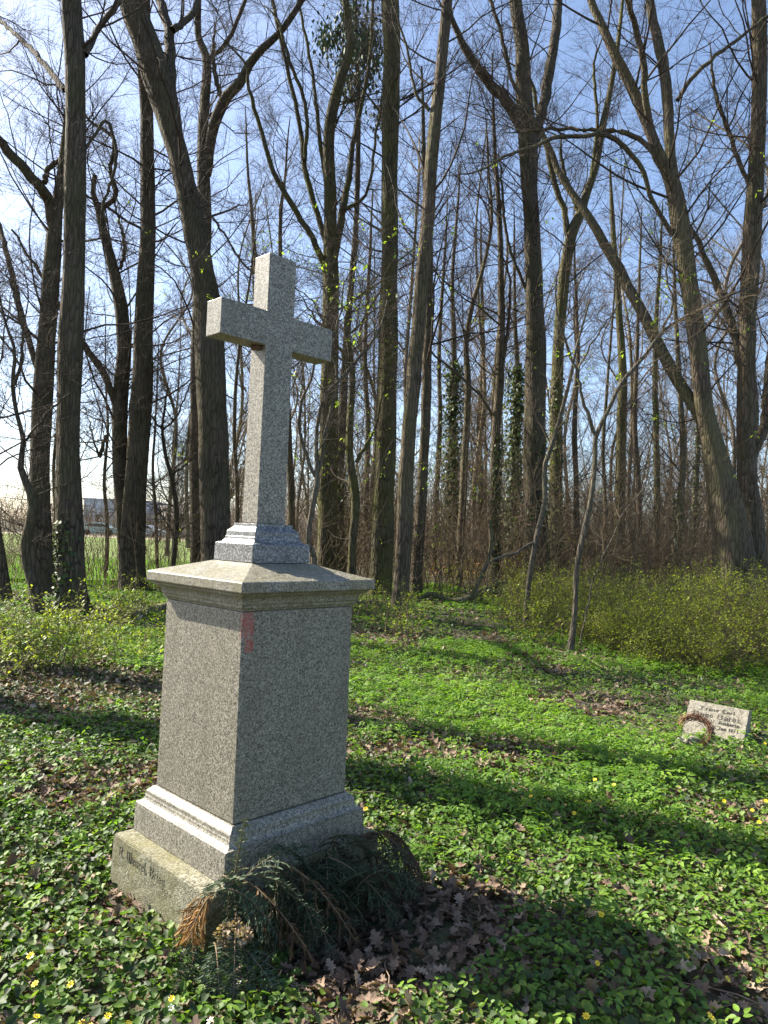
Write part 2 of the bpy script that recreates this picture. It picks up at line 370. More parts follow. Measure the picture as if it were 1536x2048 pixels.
p = at(258, 1060, 118); house('farm_building', p[0], 118, 9.2, 14, 4.9, .3, 'pale flat topped building beyond the field, between the second and third big trunks from left', M_wallw, 2, False)
p = at(352, 1060, 112); house('long_shed', p[0], 116, 9.5, 9, 3.0, 1.7, 'long grey shed with brown roof beyond the field, right of the pale building', M_wallg, 5, False)
p = at(190, 1060, 116); house('farm_shed', p[0], 120, 6.0, 8, 2.6, 1.2, 'low brownish shed behind the field, just left of the pale building', M_roof, 2, False)

def far_car(px, Y, col, label):
    p = at(px, 1060, Y); t = empty('parked_car', (p[0], Y, .12), label, 'car', 'cars parked beyond the field')
    M = simple('car_paint', col, .35, tuple(x*.9 for x in col), 1)
    bm = bmesh.new()
    prof = [(-2.1, .35), (2.1, .35), (2.15, .7), (1.9, .88), (1.1, .95), (.5, 1.4), (-1.2, 1.42), (-1.9, .95), (-2.15, .8)]
    A = [bm.verts.new((x, -.85, z)) for x, z in prof]; B = [bm.verts.new((x, .85, z)) for x, z in prof]; n = len(prof)
    bm.faces.new(A); bm.faces.new(B[::-1])
    for i in range(n): bm.faces.new([A[i], B[i], B[(i+1) % n], A[(i+1) % n]])
    bmo('body', bm, M, t)
    bm = bmesh.new(); A = [(-1.6, 1.0), (.95, 1.0), (.45, 1.33), (-1.15, 1.33)]
    f1 = [bm.verts.new((x, -.86, z)) for x, z in A]; f2 = [bm.verts.new((x, -.9, z)) for x, z in A]
    bm.faces.new(f1); bm.faces.new(f2)
    for i in range(4): bm.faces.new([f1[i], f2[i], f2[(i+1) % 4], f1[(i+1) % 4]])
    bmo('side_window', bm, M_glass, t)
    for x in (-1.3, 1.3):
        bm = bmesh.new(); bmesh.ops.create_cone(bm, cap_ends=True, segments=14, radius1=.33, radius2=.33, depth=.2, matrix=Matrix.Translation((x, -.82, .33))@Matrix.Rotation(R_(90), 4, 'X')); bmo('wheel', bm, simple('tyre', (.02, .02, .02), .9), t)
far_car(203, 84, (.42, .55, .5), 'pale green car parked beyond the field, left of the pale building')
far_car(292, 86, (.75, .75, .75), 'white car parked beyond the field, seen right of the third big trunk')

# ------------------------------------------------------------------ granite monument with cross
S = .86; YAW = R_(45.95); MX = -.652*S; MY = 4*S
cyw, syw = math.cos(YAW), math.sin(YAW)
def Z(z): return 1.6+S*z
mon = empty('grave_monument', (MX, MY, 0), 'tall speckled grey granite cross on a stepped pedestal, near left of centre', 'monument'); mon.rotation_euler = (0, 0, YAW)
def MW(u, v, z): return np.array([MX+u*cyw-v*syw, MY+u*syw+v*cyw, z])     # monument metres -> world
def rings(name, prof, mat, cap=True, bev=.003, parent=mon, rough=0):
    bm = bmesh.new(); prev = None
    for (a, b, z) in prof:
        r = [bm.verts.new((su*a*S, sv*b*S, Z(z))) for su, sv in ((-1, -1), (1, -1), (1, 1), (-1, 1))]
        if prev is None: bm.faces.new(r)
        else:
            for i in range(4): bm.faces.new([prev[i], prev[(i+1) % 4], r[(i+1) % 4], r[i]])
        prev = r
    bm.faces.new(prev[::-1])
    if rough:
        bmesh.ops.subdivide_edges(bm, edges=bm.edges, cuts=9, use_grid_fill=True)
        for v_ in bm.verts: v_.co += Vector([random.uniform(-rough, rough) for _ in range(3)])
    o = bmo(name, bm, mat, parent)
    md = o.modifiers.new('bevel', 'BEVEL'); md.width = bev; md.segments = 2; md.limit_method = 'ANGLE'; md.angle_limit = R_(28)
    return o
rings('foundation_block', [(.555, .455, -2.1), (.54, .441, -1.64), (.533, .435, -1.629)], M_base, bev=.006, rough=.0016)
cove = lambda a0, z0, a1, z1, n, cc: [(a0+(a1-a0)*(1-math.cos(t*math.pi/2) if cc else math.sin(t*math.pi/2)), z0+(z1-z0)*(math.sin(t*math.pi/2) if cc else 1-math.cos(t*math.pi/2))) for t in np.linspace(0, 1, n)]
pl = [(.444, .424, -1.6275), (.440, .424, -1.50), (.438, .424, -1.484)]
pl += [(a, a-.006, z) for a, z in cove(.433, -1.479, .401, -1.447, 6, False)]
pl += [(.398, .394, -1.44), (.398, .394, -1.424), (.392, .388, -1.416), (.368, .364, -1.395)]
rings('plinth', pl, M_granite, bev=.002)
die = rings('die', [(.359, .357, -1.392), (.358, .351, -.397)], M_die, bev=.004)
cn = [(.362, .356, -.3945), (.364, .358, -.386), (.372, .366, -.380), (.374, .368, -.366)]
cn += [(a, a-.003, z) for a, z in cove(.378, -.36, .412, -.318, 6, True)]
cn += [(.416, .416, -.308), (.431, .441, -.300), (.434, .443, -.296), (.434, .443, -.252), (.428, .437, -.2475), (.19, .178, -.176)]
rings('cornice_cap', cn, M_cornice, bev=.0025)
sc = [(.190, .175, -.1735), (.188, .173, -.083), (.186, .171, -.078)]
sc += [(a, a-.017, z) for a, z in cove(.180, -.074, .151, -.043, 6, False)]
sc += [(.148, .132, -.040), (.147, .131, -.016), (.143, .127, -.010), (.125, .106, .008), (.122, .102, .012), (.120, .100, .0285)]
rings('cross_socle', sc, M_socle, bev=.0015)
bm = bmesh.new()
a, b = .0925, .069; a2, b2 = .0905, .067; Al = .3755; zb, zt, zT, z0 = .983, 1.168, 1.482, .031
out = [(-a, z0), (a, z0), (a2, zb), (Al, zb), (Al, zt), (a2, zt), (a2, zT), (-a2, zT), (-a2, zt), (-Al, zt), (-Al, zb), (-a2, zb)]
Fv = [bm.verts.new((x*S, -(b if z < .1 else b2)*S, Z(z))) for x, z in out]; Bv = [bm.verts.new((x*S, (b if z < .1 else b2)*S, Z(z))) for x, z in out]
bm.faces.new(Fv); bm.faces.new(Bv[::-1])
for i in range(12): bm.faces.new([Fv[i], Bv[i], Bv[(i+1) % 12], Fv[(i+1) % 12]])
cro = bmo('cross', bm, M_granite, mon); md = cro.modifiers.new('bevel', 'BEVEL'); md.width = .003; md.segments = 2; md.limit_method = 'ANGLE'

# broken-nib lettering: each glyph is a few pen strokes in a box (x 0..w, y 0..1, x-height .62)
GL = {
 'R': (.72, [[(.12, 0), (.12, 1)], [(.12, .95), (.5, 1), (.62, .8), (.5, .58), (.14, .55)], [(.36, .55), (.66, 0)]]),
 'W': (1.0, [[(.1, 1), (.1, .15), (.3, 0), (.48, .18)], [(.48, 1), (.48, .15), (.66, 0), (.9, .2), (.9, .75), (.78, 1)]]),
 'B': (.72, [[(.12, 0), (.12, 1)], [(.12, .95), (.5, 1), (.6, .78), (.45, .56), (.14, .54)], [(.45, .54), (.64, .34), (.5, .02), (.12, .04)]]),
 'F': (.66, [[(.14, 0), (.14, .95), (.62, 1)], [(.14, .54), (.5, .56)]]),
 'C': (.66, [[(.6, .95), (.3, 1), (.12, .7), (.12, .25), (.32, 0), (.62, .1)], [(.36, .85), (.36, .2)]]),
 'H': (.8, [[(.14, 0), (.14, 1)], [(.14, .55), (.5, .66), (.68, .5), (.68, .1), (.56, 0)], [(.5, .95), (.62, .8)]]),
 'A': (.74, [[(.1, 0), (.32, 1), (.4, 1), (.66, 0)], [(.2, .38), (.56, .38)]]),
 'J': (.5, [[(.4, 1), (.36, .2), (.2, 0), (.06, .1)], [(.12, 1), (.42, .96)]]),
 'e': (.46, [[(.1, .32), (.4, .42), (.38, .58), (.2, .64), (.1, .45), (.1, .14), (.24, 0), (.42, .1)]]),
 'n': (.52, [[(.1, .6), (.12, 0)], [(.12, .5), (.34, .64), (.42, .52), (.42, 0)]]),
 'z': (.44, [[(.06, .58), (.38, .6), (.1, .3), (.36, .22), (.3, 0), (.08, .02)]]),
 'l': (.26, [[(.12, 1), (.12, .1), (.24, 0)]]),
 ',': (.2, [[(.1, .08), (.06, -.12)]]), '.': (.2, [[(.08, .02), (.13, .06)]]),
 'r': (.38, [[(.1, .6), (.12, 0)], [(.12, .48), (.24, .64), (.36, .56)]]),
 'i': (.24, [[(.08, .58), (.12, .1), (.2, 0)], [(.1, .8), (.15, .84)]]),
 'g': (.5, [[(.4, .6), (.14, .6), (.1, .2), (.24, .04), (.4, .14)], [(.4, .62), (.42, -.16), (.26, -.3), (.08, -.22)]]),
 'a': (.5, [[(.12, .56), (.34, .64), (.4, .5), (.4, .08), (.48, 0)], [(.4, .34), (.14, .28), (.1, .1), (.22, 0), (.4, .1)]]),
 'u': (.52, [[(.1, .6), (.12, .1), (.24, 0), (.4, .12)], [(.4, .62), (.42, 0)]]),
 'o': (.48, [[(.24, .64), (.1, .48), (.1, .14), (.24, 0), (.4, .16), (.4, .5), (.24, .64)]]),
 'd': (.5, [[(.1, .95), (.4, .6), (.4, .14), (.24, 0), (.1, .14), (.1, .46), (.24, .6), (.38, .5)]]),
 't': (.36, [[(.16, .85), (.16, .1), (.32, 0)], [(.04, .6), (.32, .6)]]),
 'b': (.5, [[(.12, 1), (.12, .08), (.28, 0), (.42, .16), (.42, .48), (.3, .62), (.14, .5)]]),
 's': (.4, [[(.34, .6), (.14, .58), (.12, .4), (.34, .26), (.3, .04), (.06, .02)]]),
 'c': (.4, [[(.36, .56), (.18, .64), (.1, .4), (.12, .12), (.24, 0), (.38, .1)]]),
 'h': (.5, [[(.12, 1), (.12, 0)], [(.12, .48), (.32, .64), (.42, .5), (.4, -.1)]]),
 'G': (.66, [[(.6, .95), (.3, 1), (.12, .7), (.12, .25), (.32, 0), (.58, .12), (.58, .45), (.4, .48)]]),
 '1': (.34, [[(.06, .8), (.2, 1), (.2, 0)]]), '7': (.46, [[(.06, .96), (.42, .96), (.2, 0)]]),
 '8': (.48, [[(.24, .52), (.1, .74), (.24, 1), (.4, .76), (.1, .28), (.24, 0), (.42, .26), (.24, .52)]]),
 '3': (.44, [[(.08, .95), (.38, .96), (.2, .58), (.4, .34), (.28, 0), (.06, .06)]]),
 ' ': (.34, []),
}
def lettering(text, height, width=None, pen=.085, thick=.0016):
    """returns verts (x right, y up, z out) and faces; baseline at y=0, starts at x=0"""
    V, Fc = [], []; x = 0; nibx, niby = pen*math.cos(R_(38)), pen*math.sin(R_(38))
    for ch in text:
        w, strokes = GL[ch]
        for s in strokes:
            for p, q in zip(s[:-1], s[1:]):
                base = [(x+p[0]-nibx, p[1]-niby), (x+p[0]+nibx, p[1]+niby), (x+q[0]+nibx, q[1]+niby), (x+q[0]-nibx, q[1]-niby)]
                n = len(V); dz = .00013*(n % 7)
                V += [(a, b, -.002) for a, b in base]+[(a, b, thick+dz) for a, b in base]
                Fc += [[n+4, n+5, n+6, n+7]]+[[n+i, n+(i+1) % 4, n+4+(i+1) % 4, n+4+i] for i in range(4)]
        x += w+.07
    sx = (width/x) if width else height
    return [(a*sx, b*height, c) for a, b, c in V], Fc
V, Fc = lettering('R. Wenzel, Brieg', .042, .40)
# on the face u = -a of the foundation block; face leans out slightly with depth
o = mk('inscription', [(0, 0, 0)], [], M_letter)
bpy.data.objects.remove(o)
fb = [c for c in mon.children if c.name.startswith('foundation')][0]
def bface(x, y, z):   # x along -v from the back corner, y = height below the top arris
    zz_ = Z(-1.64)-.068+y; k = (zz_-Z(-1.64))/(Z(-2.1)-Z(-1.64)); a = (.54+.015*k)*S
    return (-a-z, .441*S-.055-x, zz_)
mk('inscription', [bface(*p) for p in V], Fc, M_letter, parent=fb, loc=(0, 0, 0))

# small mud nest under the cross arm
def blob(name, pos, r, mat, n=3, parent=None, squash=(1, 1, 1), seed=0):
    bm = bmesh.new(); bmesh.ops.create_icosphere(bm, subdivisions=n, radius=1)
    rs = np.random.default_rng(seed)
    ph = rs.uniform(0, 6, (4, 3))
    for v_ in bm.verts:
        c_ = v_.co; k = 1+.22*math.sin(c_.x*5+ph[0][0])*math.sin(c_.y*6+ph[0][1])+.15*math.sin(c_.z*9+ph[1][0]+c_.x*7)
        v_.co = Vector((c_.x*r*squash[0]*k, c_.y*r*squash[1]*k, c_.z*r*squash[2]*k))
    return bmo(name, bm, mat, parent, True, tuple(map(float, pos)))
M_mud = simple('mud', (.16, .09, .05), .95, (.09, .05, .03), 150, .006)
tag(blob('mud_nest', MW(-.115*S, -.01, Z(.972)), .017, M_mud, squash=(1.5, 1, .8)), 'tiny brown mud nest stuck under the left arm of the cross', 'nest')

# ------------------------------------------------------------------ small tilted gravestone with dried wreath
gc = gp(1427, 1478); g0 = empty('small_gravestone', (gc[0]-.06, gc[1]-.10, -.015), 'small tilted grey gravestone with engraved blackletter name, at the right edge of the picture', 'gravestone')
g0.rotation_euler = (0, R_(1.5), R_(-36))
w2, d2, zf, zb2 = .235, .30, .055, .285
bm = bmesh.new()
pr = [(-.02, -.1), (0, zf), (.012, zf+.008), (d2*.66, zb2), (d2*.66+.02, zb2+.002), (d2, zb2-.02), (d2+.02, -.1)]
A = [bm.verts.new((-w2, y, z)) for y, z in pr]; B = [bm.verts.new((w2, y, z)) for y, z in pr]; n = len(pr)
bm.faces.new(A); bm.faces.new(B[::-1])
for i in range(n): bm.faces.new([A[i], B[i], B[(i+1) % n], A[(i+1) % n]])
bmesh.ops.subdivide_edges(bm, edges=bm.edges, cuts=5, use_grid_fill=True)
for v_ in bm.verts: v_.co += Vector([random.uniform(-.0022, .0022) for _ in range(3)])
st = bmo('stone', bm, M_stone, g0); md = st.modifiers.new('bevel', 'BEVEL'); md.width = .006; md.segments = 2; md.limit_method = 'ANGLE'; md.angle_limit = R_(35)
y0, z0_ = .012, zf+.008; fl = math.hypot(d2*.66-y0, zb2-z0_); ey, ez = (d2*.66-y0)/fl, (zb2-z0_)/fl
VV, FF = [], []
for txt, x, yb, h, w in (('Franz Carl', -.135, .225, .030, .27), ('Hugo Bardt', -.19, .162, .043, .375), ('geb. d. 17. Aschersn', -.175, .118, .028, .36), ('1 Jan 1873', -.005, .068, .028, .19)):
    V, Fc = lettering(txt, h, w, pen=.075); n = len(VV)
    VV += [(x+a, y0+(yb+b)*ey-c_*ez*1.6, z0_+(yb+b)*ez+c_*ey*1.6) for a, b, c_ in V]; FF += [[k+n for k in f] for f in Fc]
mk('inscription', VV, FF, M_letter2, parent=st, loc=(0, 0, 0))

def ring_bundle(name, c, r, n, mat, tilt, label, cat, yaw=0, jitter=.02, k=18, sides=3, rad=.0025, a_lo=0, a_hi=6.28):
    P = []
    for j in range(n):
        span = rng.uniform(1.2, min(3.6, (a_hi-a_lo)*.8)); a0 = rng.uniform(a_lo, a_hi-(span if a_hi-a_lo < 6 else 0)); th = np.linspace(a0, a0+span, k)
        rr = r+rng.normal()*jitter*.6+rng.normal(size=k)*.003; h = rng.normal()*jitter*.6
        P.append(np.stack([np.cos(th)*rr, np.sin(th)*rr, h+rng.normal(size=k)*.004], 1))
    P = np.array(P); Mt = np.array(Matrix.Rotation(yaw, 3, 'Z')@Matrix.Rotation(tilt, 3, 'X'))
    P = P@Mt.T+np.array(c)
    V, q = tubes(P, np.full(P.shape[:2], rad), sides)
    return tag(mk(name, V, q, mat, loc=tuple(map(float, c))), label, cat)
wc = gp(1392, 1488)
ring_bundle('dried_wreath', (wc[0]-.02, wc[1]-.02, .11), .115, 70, simple('dry_twine', (.25, .13, .07), .85, (.14, .07, .04), 60), R_(58), 'dried brown half wreath leaning on the small gravestone', 'wreath', yaw=R_(-20), jitter=.022, a_lo=-.9, a_hi=2.9)
lb = gp(1378, 1490); tag(blob('broken_stone', (lb[0], lb[1], .03), .07, M_stone, squash=(1.35, .8, .6), seed=9), 'broken pale stone lump at the lower left of the small gravestone', 'stone')

# ------------------------------------------------------------------ trees
TREES = {}
def trunk_mesh(P, R, sides=18, flare=0, amp=.06, seed=0):
    V, q = tubes(P[None], R[None], sides); V = V.reshape(len(P), sides, 3)
    rs = np.random.default_rng(seed); th = np.arange(sides)/sides*2*np.pi
    ph = rs.uniform(0, 6.28, 6); s = np.linalg.norm(P-P[0], axis=1)
    k = 1+amp*(.5*np.sin(3*th[None]+ph[0]+s[:, None]*.5)+.5*np.sin(5*th[None]+ph[1]-s[:, None]*1.1)+.5*np.sin(2*th[None]+ph[2]+s[:, None]*2.3))
    k += rs.normal(size=k.shape)*.012
    if flare:
        k += flare*np.exp(-s[:, None]/.22)*(.55+.45*np.sin(5*th[None]+ph[3])+.25*np.sin(3*th[None]+ph[4]))
    V = P[:, None]+(V-P[:, None])*k[..., None]
    return V.reshape(-1, 3), q
def pxpath(pts, Y, dY=0.):
    """pixel polyline [(x, y, width)] at forward distance Y (ending dY nearer or farther) -> world points with radius"""
    out = []; n = len(pts)
    for i, (x, y, w) in enumerate(pts):
        yy = Y+dY*i/(n-1); p = at(x, y, yy); out.append((*p, w*.44*yy/F))
    return np.array(out)
def tree(name, pts, Y, mat, label, limbs=(), group=None, over=6., nb=26, blo=.3, blen=(1.5, 4.2), twigs=(8, 8), flare=.7, twmat=None, young=0, ang=(35, 80), cat='tree', upw=.06, rmin=.003, flat=.3, sides=18, wob=.13, seed=None, keep=None, fine=26):
    base = at(pts[0][0], pts[0][1], Y); base[2] = 0
    seed = len(TREES) if seed is None else seed
    path = pxpath(pts, Y); path[0, 2] = min(path[0, 2], 0)-.15
    if path[0, 2] > -.1: path = np.vstack([[*path[0, :2], -.15, path[0, 3]], path])
    if over:
        d = nrm(path[-1, :3]-path[-2, :3]); d = nrm(d+np.array([0, 0, .5])); path = np.vstack([path, [*(path[-1, :3]+d*over*.5), path[-1, 3]*.7], [*(path[-1, :3]+d*over), path[-1, 3]*.35]])
    L_ = np.sum(np.linalg.norm(np.diff(path[:, :3], axis=0), axis=1)); n = max(12, int(L_/.22))
    Q = resample(path, n); w_ = (fbm(np.arange(n)*.22, np.full(n, seed*3.1), .9)-.5)*.05; Q[2:, 0] += w_[2:]*min(1, Y/15)
    root = empty(name, (Q[0, 0], Q[0, 1], 0), label, cat, group)
    mk('trunk', *trunk_mesh(Q[:, :3], Q[:, 3], sides, flare, seed=seed), mat, root, smooth=True)
    Pl, Rl, Pp = [], [], []
    for lim in limbs:
        pth = pxpath(lim[0], Y, lim[1] if len(lim) > 1 else 0)
        if lim[0][-1][1] < 15 or (len(lim) > 2 and lim[2]):
            d = nrm(pth[-1, :3]-pth[-2, :3]); pth = np.vstack([pth, [*(pth[-1, :3]+d*2.5), pth[-1, 3]*.35]])
        else:
            d = nrm(nrm(pth[-1, :3]-pth[-2, :3])+rng.normal(size=3)*.3); pth = np.vstack([pth, [*(pth[-1, :3]+d*1.1), pth[-1, 3]*.25]])
        K = 30; q = resample(pth, K); q[:, 3] = np.maximum(q[:, 3], .004)
        q[1:, :3] += rng.normal(size=(K-1, 3))*.012
        Pl.append(q[:, :3]); Rl.append(q[:, 3])
    parts = []
    if Pl:
        for j, (a_, b_) in enumerate(zip(Pl, Rl)): mk('limb', *trunk_mesh(a_, b_, 10, 0, .05, seed+j), mat, root, smooth=True)
    # procedural branches from trunk and limbs
    bp, br, tp, tr = [], [], [], []
    src = []
    if nb: src.append((Q[None, int(n*blo):, :3], Q[None, int(n*blo):, 3], nb, blen))
    if Pl: src.append((np.array(Pl), np.array(Rl), max(4, nb//3), (blen[0]*.5, blen[1]*.7)))
    for P0, R0, k, ln in src:
        k = int(k*1.5); P1, R1 = spawn(P0, R0, k, .03, .98, ang, ln, 9, wob, upw, .45, .3, .0085, 0, rmin*1.6)
        P2, R2 = spawn(P1, R1, twigs[0], .2, 1, (25, 65), (ln[0]*.3, ln[1]*.42), 6, .16, upw*.7, .6, .4, .007, flat, rmin)
        P3, R3 = spawn(P2, R2, twigs[1], .15, 1, (25, 60), (.18, .7), 4, .16, .03, .7, .6, .006, flat, rmin*.75)
        bp.append(tubes(P1, R1, 5)); tp.append(tubes(P2, R2, 4)); tp.append(tubes(P3, R3, 3)); tr.append(P3)
    if fine:
        zsel = np.where((Q[:, 2] > .8) & (Q[:, 2] < 9.5))[0]
        if len(zsel) > 6:
            S0 = slice(zsel[0], zsel[-1])
            F1, G1 = spawn(Q[None, S0, :3], Q[None, S0, 3], fine, .0, 1, (60, 100), (.6, 2.1), 7, .13, .035, .2, .3, .0045, .55, rmin)
            F2, G2 = spawn(F1, G1, 7, .15, 1, (25, 60), (.3, .9), 5, .15, .02, .7, .5, .006, .5, rmin*.8)
            F3, G3 = spawn(F2, G2, 4, .2, 1, (25, 60), (.12, .35), 3, .15, .02, .7, .6, .006, .3, rmin*.7)
            tp += [tubes(F1, G1, 4), tubes(F2, G2, 3), tubes(F3, G3, 3)]; tr.append(F3); bp = bp or [tp[-1]]
    if bp:
        tag(mk('crown', *join(bp+tp), twmat or M_twig, root), kind='stuff')
        if young:
            E_ = np.concatenate([t[:, -1] for t in tr]); d2_ = E_[:, 2]
            E_ = E_[(d2_ < 9) & (d2_ > 1.2)]
            if len(E_) > 5:
                # leaf sprays in a few clusters
                nc = max(2, young//9); c0 = E_[rng.integers(0, len(E_), nc)]
                dd = np.min(np.linalg.norm(E_[:, None]-c0[None], axis=2), axis=1)
                near = E_[dd < .6]; pick = E_[rng.integers(0, len(E_), young//2)]
                if len(near): pick = np.concatenate([pick, near[rng.integers(0, len(near), young)]])
                pick = np.repeat(pick, 3, 0)+rng.normal(size=(len(pick)*3, 3))*.03
                V, f, v_ = scatter(*SMALL, pick, rng.uniform(.035, .075, len(pick)), rng.uniform(0, 6.28, len(pick)), rng.uniform(-1.6, .3, len(pick)), rng.random(len(pick)))
                tag(mk('young_leaves', V, f, L_new, root, var=v_), kind='stuff')
    TREES[label] = (root, Q)
    return root, Q
def ivy_on(root, Q, z0, z1, n, spread=.05, side=None, size=(.05, .1)):
    q = Q[(Q[:, 2] > z0) & (Q[:, 2] < z1)]; i = rng.integers(0, len(q), n)
    th = rng.uniform(0, 6.28, n) if side is None else rng.normal(side, .8, n)
    sp_ = np.abs(rng.normal(size=n))*spread; r = q[i, 3]*1.05+sp_
    pos = q[i, :3]+np.stack([np.cos(th)*r, np.sin(th)*r, rng.uniform(-.15, .15, n)], 1)
    V, f, v_ = scatter(*IVY, pos, rng.uniform(*size, n), th-np.pi/2+rng.normal(size=n)*.5, -1.1+rng.normal(size=n)*.5+np.pi, np.clip(rng.random(n)*.8+.3, 0, 1))
    tag(mk('ivy', V, f, L_ivy, root, var=v_), kind='stuff')

# left side
tree('old_tree', [(88, 1200, 62), (80, 1120, 54), (80, 950, 44), (88, 760, 42), (98, 620, 38), (106, 500, 36), (112, 430, 30), (122, 370, 24), (130, 300, 20)], 15.6, B_dark, 'dark forked trunk at far left behind the contorted sapling', limbs=[([(106, 450, 28), (98, 400, 26), (80, 375, 24), (45, 335, 22), (0, 285, 20)], -1, True), ([(88, 365, 14), (100, 335, 12), (128, 310, 9)], 0, False), ([(82, 760, 12), (60, 690, 14), (35, 600, 14), (10, 490, 12), (0, 460, 12)], 1, True)], nb=30, over=4)
r_, q_ = tree('contorted_sapling', [(90, 1238, 26), (72, 1185, 24), (58, 1140, 20), (50, 1090, 22), (66, 1020, 24), (58, 980, 18), (40, 935, 15), (46, 880, 11), (34, 830, 9), (26, 770, 9), (30, 700, 7), (12, 650, 6)], 12.2, B_dark, 'thin dark contorted tree at far left in front of a thick trunk', nb=22, blo=.35, blen=(.5, 1.6), over=1., flare=.2, limbs=[([(44, 890, 6), (75, 850, 6), (112, 810, 5)], 0, False), ([(30, 770, 8), (45, 700, 7), (40, 640, 5)], 0, False)], twigs=(5, 5), sides=10)
r_, q_ = tree('big_tree', [(148, 1228, 74), (143, 1160, 64), (138, 1000, 56), (136, 880, 50), (140, 700, 54), (148, 500, 48), (151, 300, 46), (151, 120, 44), (143, 0, 42)], 12.6, B_dark, 'thick straight dark trunk, second big one from the left edge', nb=16, blo=.45, over=7, limbs=[([(130, 180, 14), (90, 130, 13), (55, 90, 11), (20, 60, 9), (0, 40, 8)], 2, True), ([(170, 110, 16), (195, 60, 14), (230, 15, 12)], 1, True), ([(170, 300, 7), (215, 240, 8), (232, 330, 7), (205, 420, 6)], .5, False)])
ivy_on(r_, q_, .1, 1.6, 260, .02, side=-2.3)
tree('forked_tree', [(258, 1180, 30), (245, 1060, 26), (240, 900, 34), (240, 800, 34), (248, 700, 32), (243, 620, 30), (228, 540, 24), (208, 470, 20), (198, 420, 18), (187, 390, 12), (190, 350, 10)], 17.5, B_dark, 'twisting forked tree seen left of the third big trunk', limbs=[([(240, 850, 18), (225, 790, 17), (205, 745, 16), (175, 700, 14), (150, 660, 12)], -.5, True), ([(200, 420, 12), (232, 390, 12), (220, 340, 9), (228, 280, 8), (180, 240, 6)], .5, False), ([(240, 540, 8), (250, 500, 9), (245, 470, 7)], 0, False), ([(212, 870, 8), (200, 910, 9), (195, 905, 5)], 0, False)], nb=26, over=0, flare=.3)
r_, q_ = tree('big_tree', [(268, 1192, 72), (264, 1130, 58), (268, 1000, 50), (284, 800, 48), (288, 650, 42), (295, 450, 34), (294, 250, 30), (288, 140, 28), (290, 0, 26)], 17.2, B_dark, 'tall slim dark trunk between the leaning trunk and the thick one at left', nb=26, blo=.4, over=5)
r_, q_ = tree('leaning_tree', [(440, 1178, 88), (432, 1100, 70), (427, 900, 66), (422, 750, 68), (417, 620, 60), (403, 530, 54), (385, 440, 50), (364, 340, 48), (345, 270, 50), (322, 180, 64), (290, 80, 62), (262, 0, 58)], 15.9, B_dark, 'massive trunk leaning left at the top, left of the stone cross', nb=22, blo=.35, over=6, limbs=[([(338, 190, 32), (340, 110, 26), (335, 50, 22), (320, 0, 20)], 1, True), ([(345, 60, 16), (385, 28, 14), (395, 0, 12)], 1, True), ([(362, 340, 6), (400, 400, 6), (450, 470, 5), (500, 540, 5)], -1, False)], young=70)
tree('forked_tree', [(396, 1150, 30), (393, 1000, 30), (393, 800, 30), (398, 620, 30), (409, 480, 32), (408, 380, 30), (406, 260, 24), (414, 130, 20), (396, 70, 16), (396, 0, 14)], 21, B_dark, 'forked tree just behind the massive leaning trunk', limbs=[([(412, 350, 24), (424, 270, 24), (446, 205, 26), (480, 165, 22), (512, 110, 18), (560, 65, 15), (605, 0, 13)], -1, True), ([(444, 200, 12), (430, 150, 11), (426, 110, 9)], 0, False), ([(422, 115, 9), (450, 90, 10), (475, 40, 9), (490, 0, 9)], 0, True)], nb=26, over=5)
tree('young_tree', [(345, 1135, 12), (353, 1050, 11), (344, 960, 10), (330, 905, 9), (325, 860, 7), (330, 820, 5)], 17.5, B_dark, 'small crooked young tree standing before the long grey shed', nb=20, blo=.2, blen=(.8, 2.2), over=.8, flare=.2, sides=8, limbs=[([(342, 950, 6), (370, 930, 5), (400, 900, 4)], 0, False), ([(326, 860, 5), (355, 830, 4), (380, 770, 3)], 0, False), ([(325, 860, 5), (300, 830, 4), (270, 780, 3)], 0, False)])
# centre
tree('slim_tree', [(586, 1150, 20), (582, 1000, 17), (576, 850, 15), (566, 650, 12), (560, 450, 9), (570, 350, 6)], 24, B_brown, 'slim brown trunk showing right behind the stone cross shaft', nb=26, blo=.3, over=2, sides=9, flare=.2)
tree('spreading_tree', [(655, 1150, 54), (655, 1050, 46), (656, 900, 44), (660, 750, 40), (662, 600, 38), (660, 500, 34), (660, 400, 28), (658, 260, 26), (680, 165, 24), (700, 90, 20), (690, 0, 16)], 20, B_moss, 'tree with many steep branches right behind the right arm of the cross', limbs=[([(655, 560, 14), (636, 500, 15), (615, 460, 14), (566, 380, 13), (540, 325, 11), (515, 235, 10), (495, 170, 8), (492, 130, 6)], -1, False), ([(655, 500, 14), (612, 350, 13), (606, 300, 11), (590, 200, 10), (565, 100, 9), (545, 0, 8)], 1, True), ([(610, 320, 9), (612, 215, 9), (575, 110, 8), (555, 40, 6)], 0, False), ([(668, 520, 18), (690, 400, 16), (705, 300, 12), (738, 130, 9), (745, 20, 7)], 1, True), ([(662, 420, 14), (640, 280, 10), (625, 150, 8), (600, 20, 6)], 1, True), ([(690, 420, 9), (735, 380, 7), (755, 250, 6)], 0, True)], nb=26, over=4, young=90)
r_, q_ = tree('ivy_tree', [(678, 1150, 28), (677, 1020, 24), (682, 880, 22), (690, 740, 18), (700, 600, 15), (712, 450, 13), (716, 300, 12), (716, 180, 11), (712, 60, 10)], 23, B_dark, 'narrow dark trunk with evergreen tuft at its top, between the cross and centre trunks', nb=22, blo=.3, over=2, sides=9, flare=.2)
ivy_on(r_, q_, .3, 3.6, 900, .12)
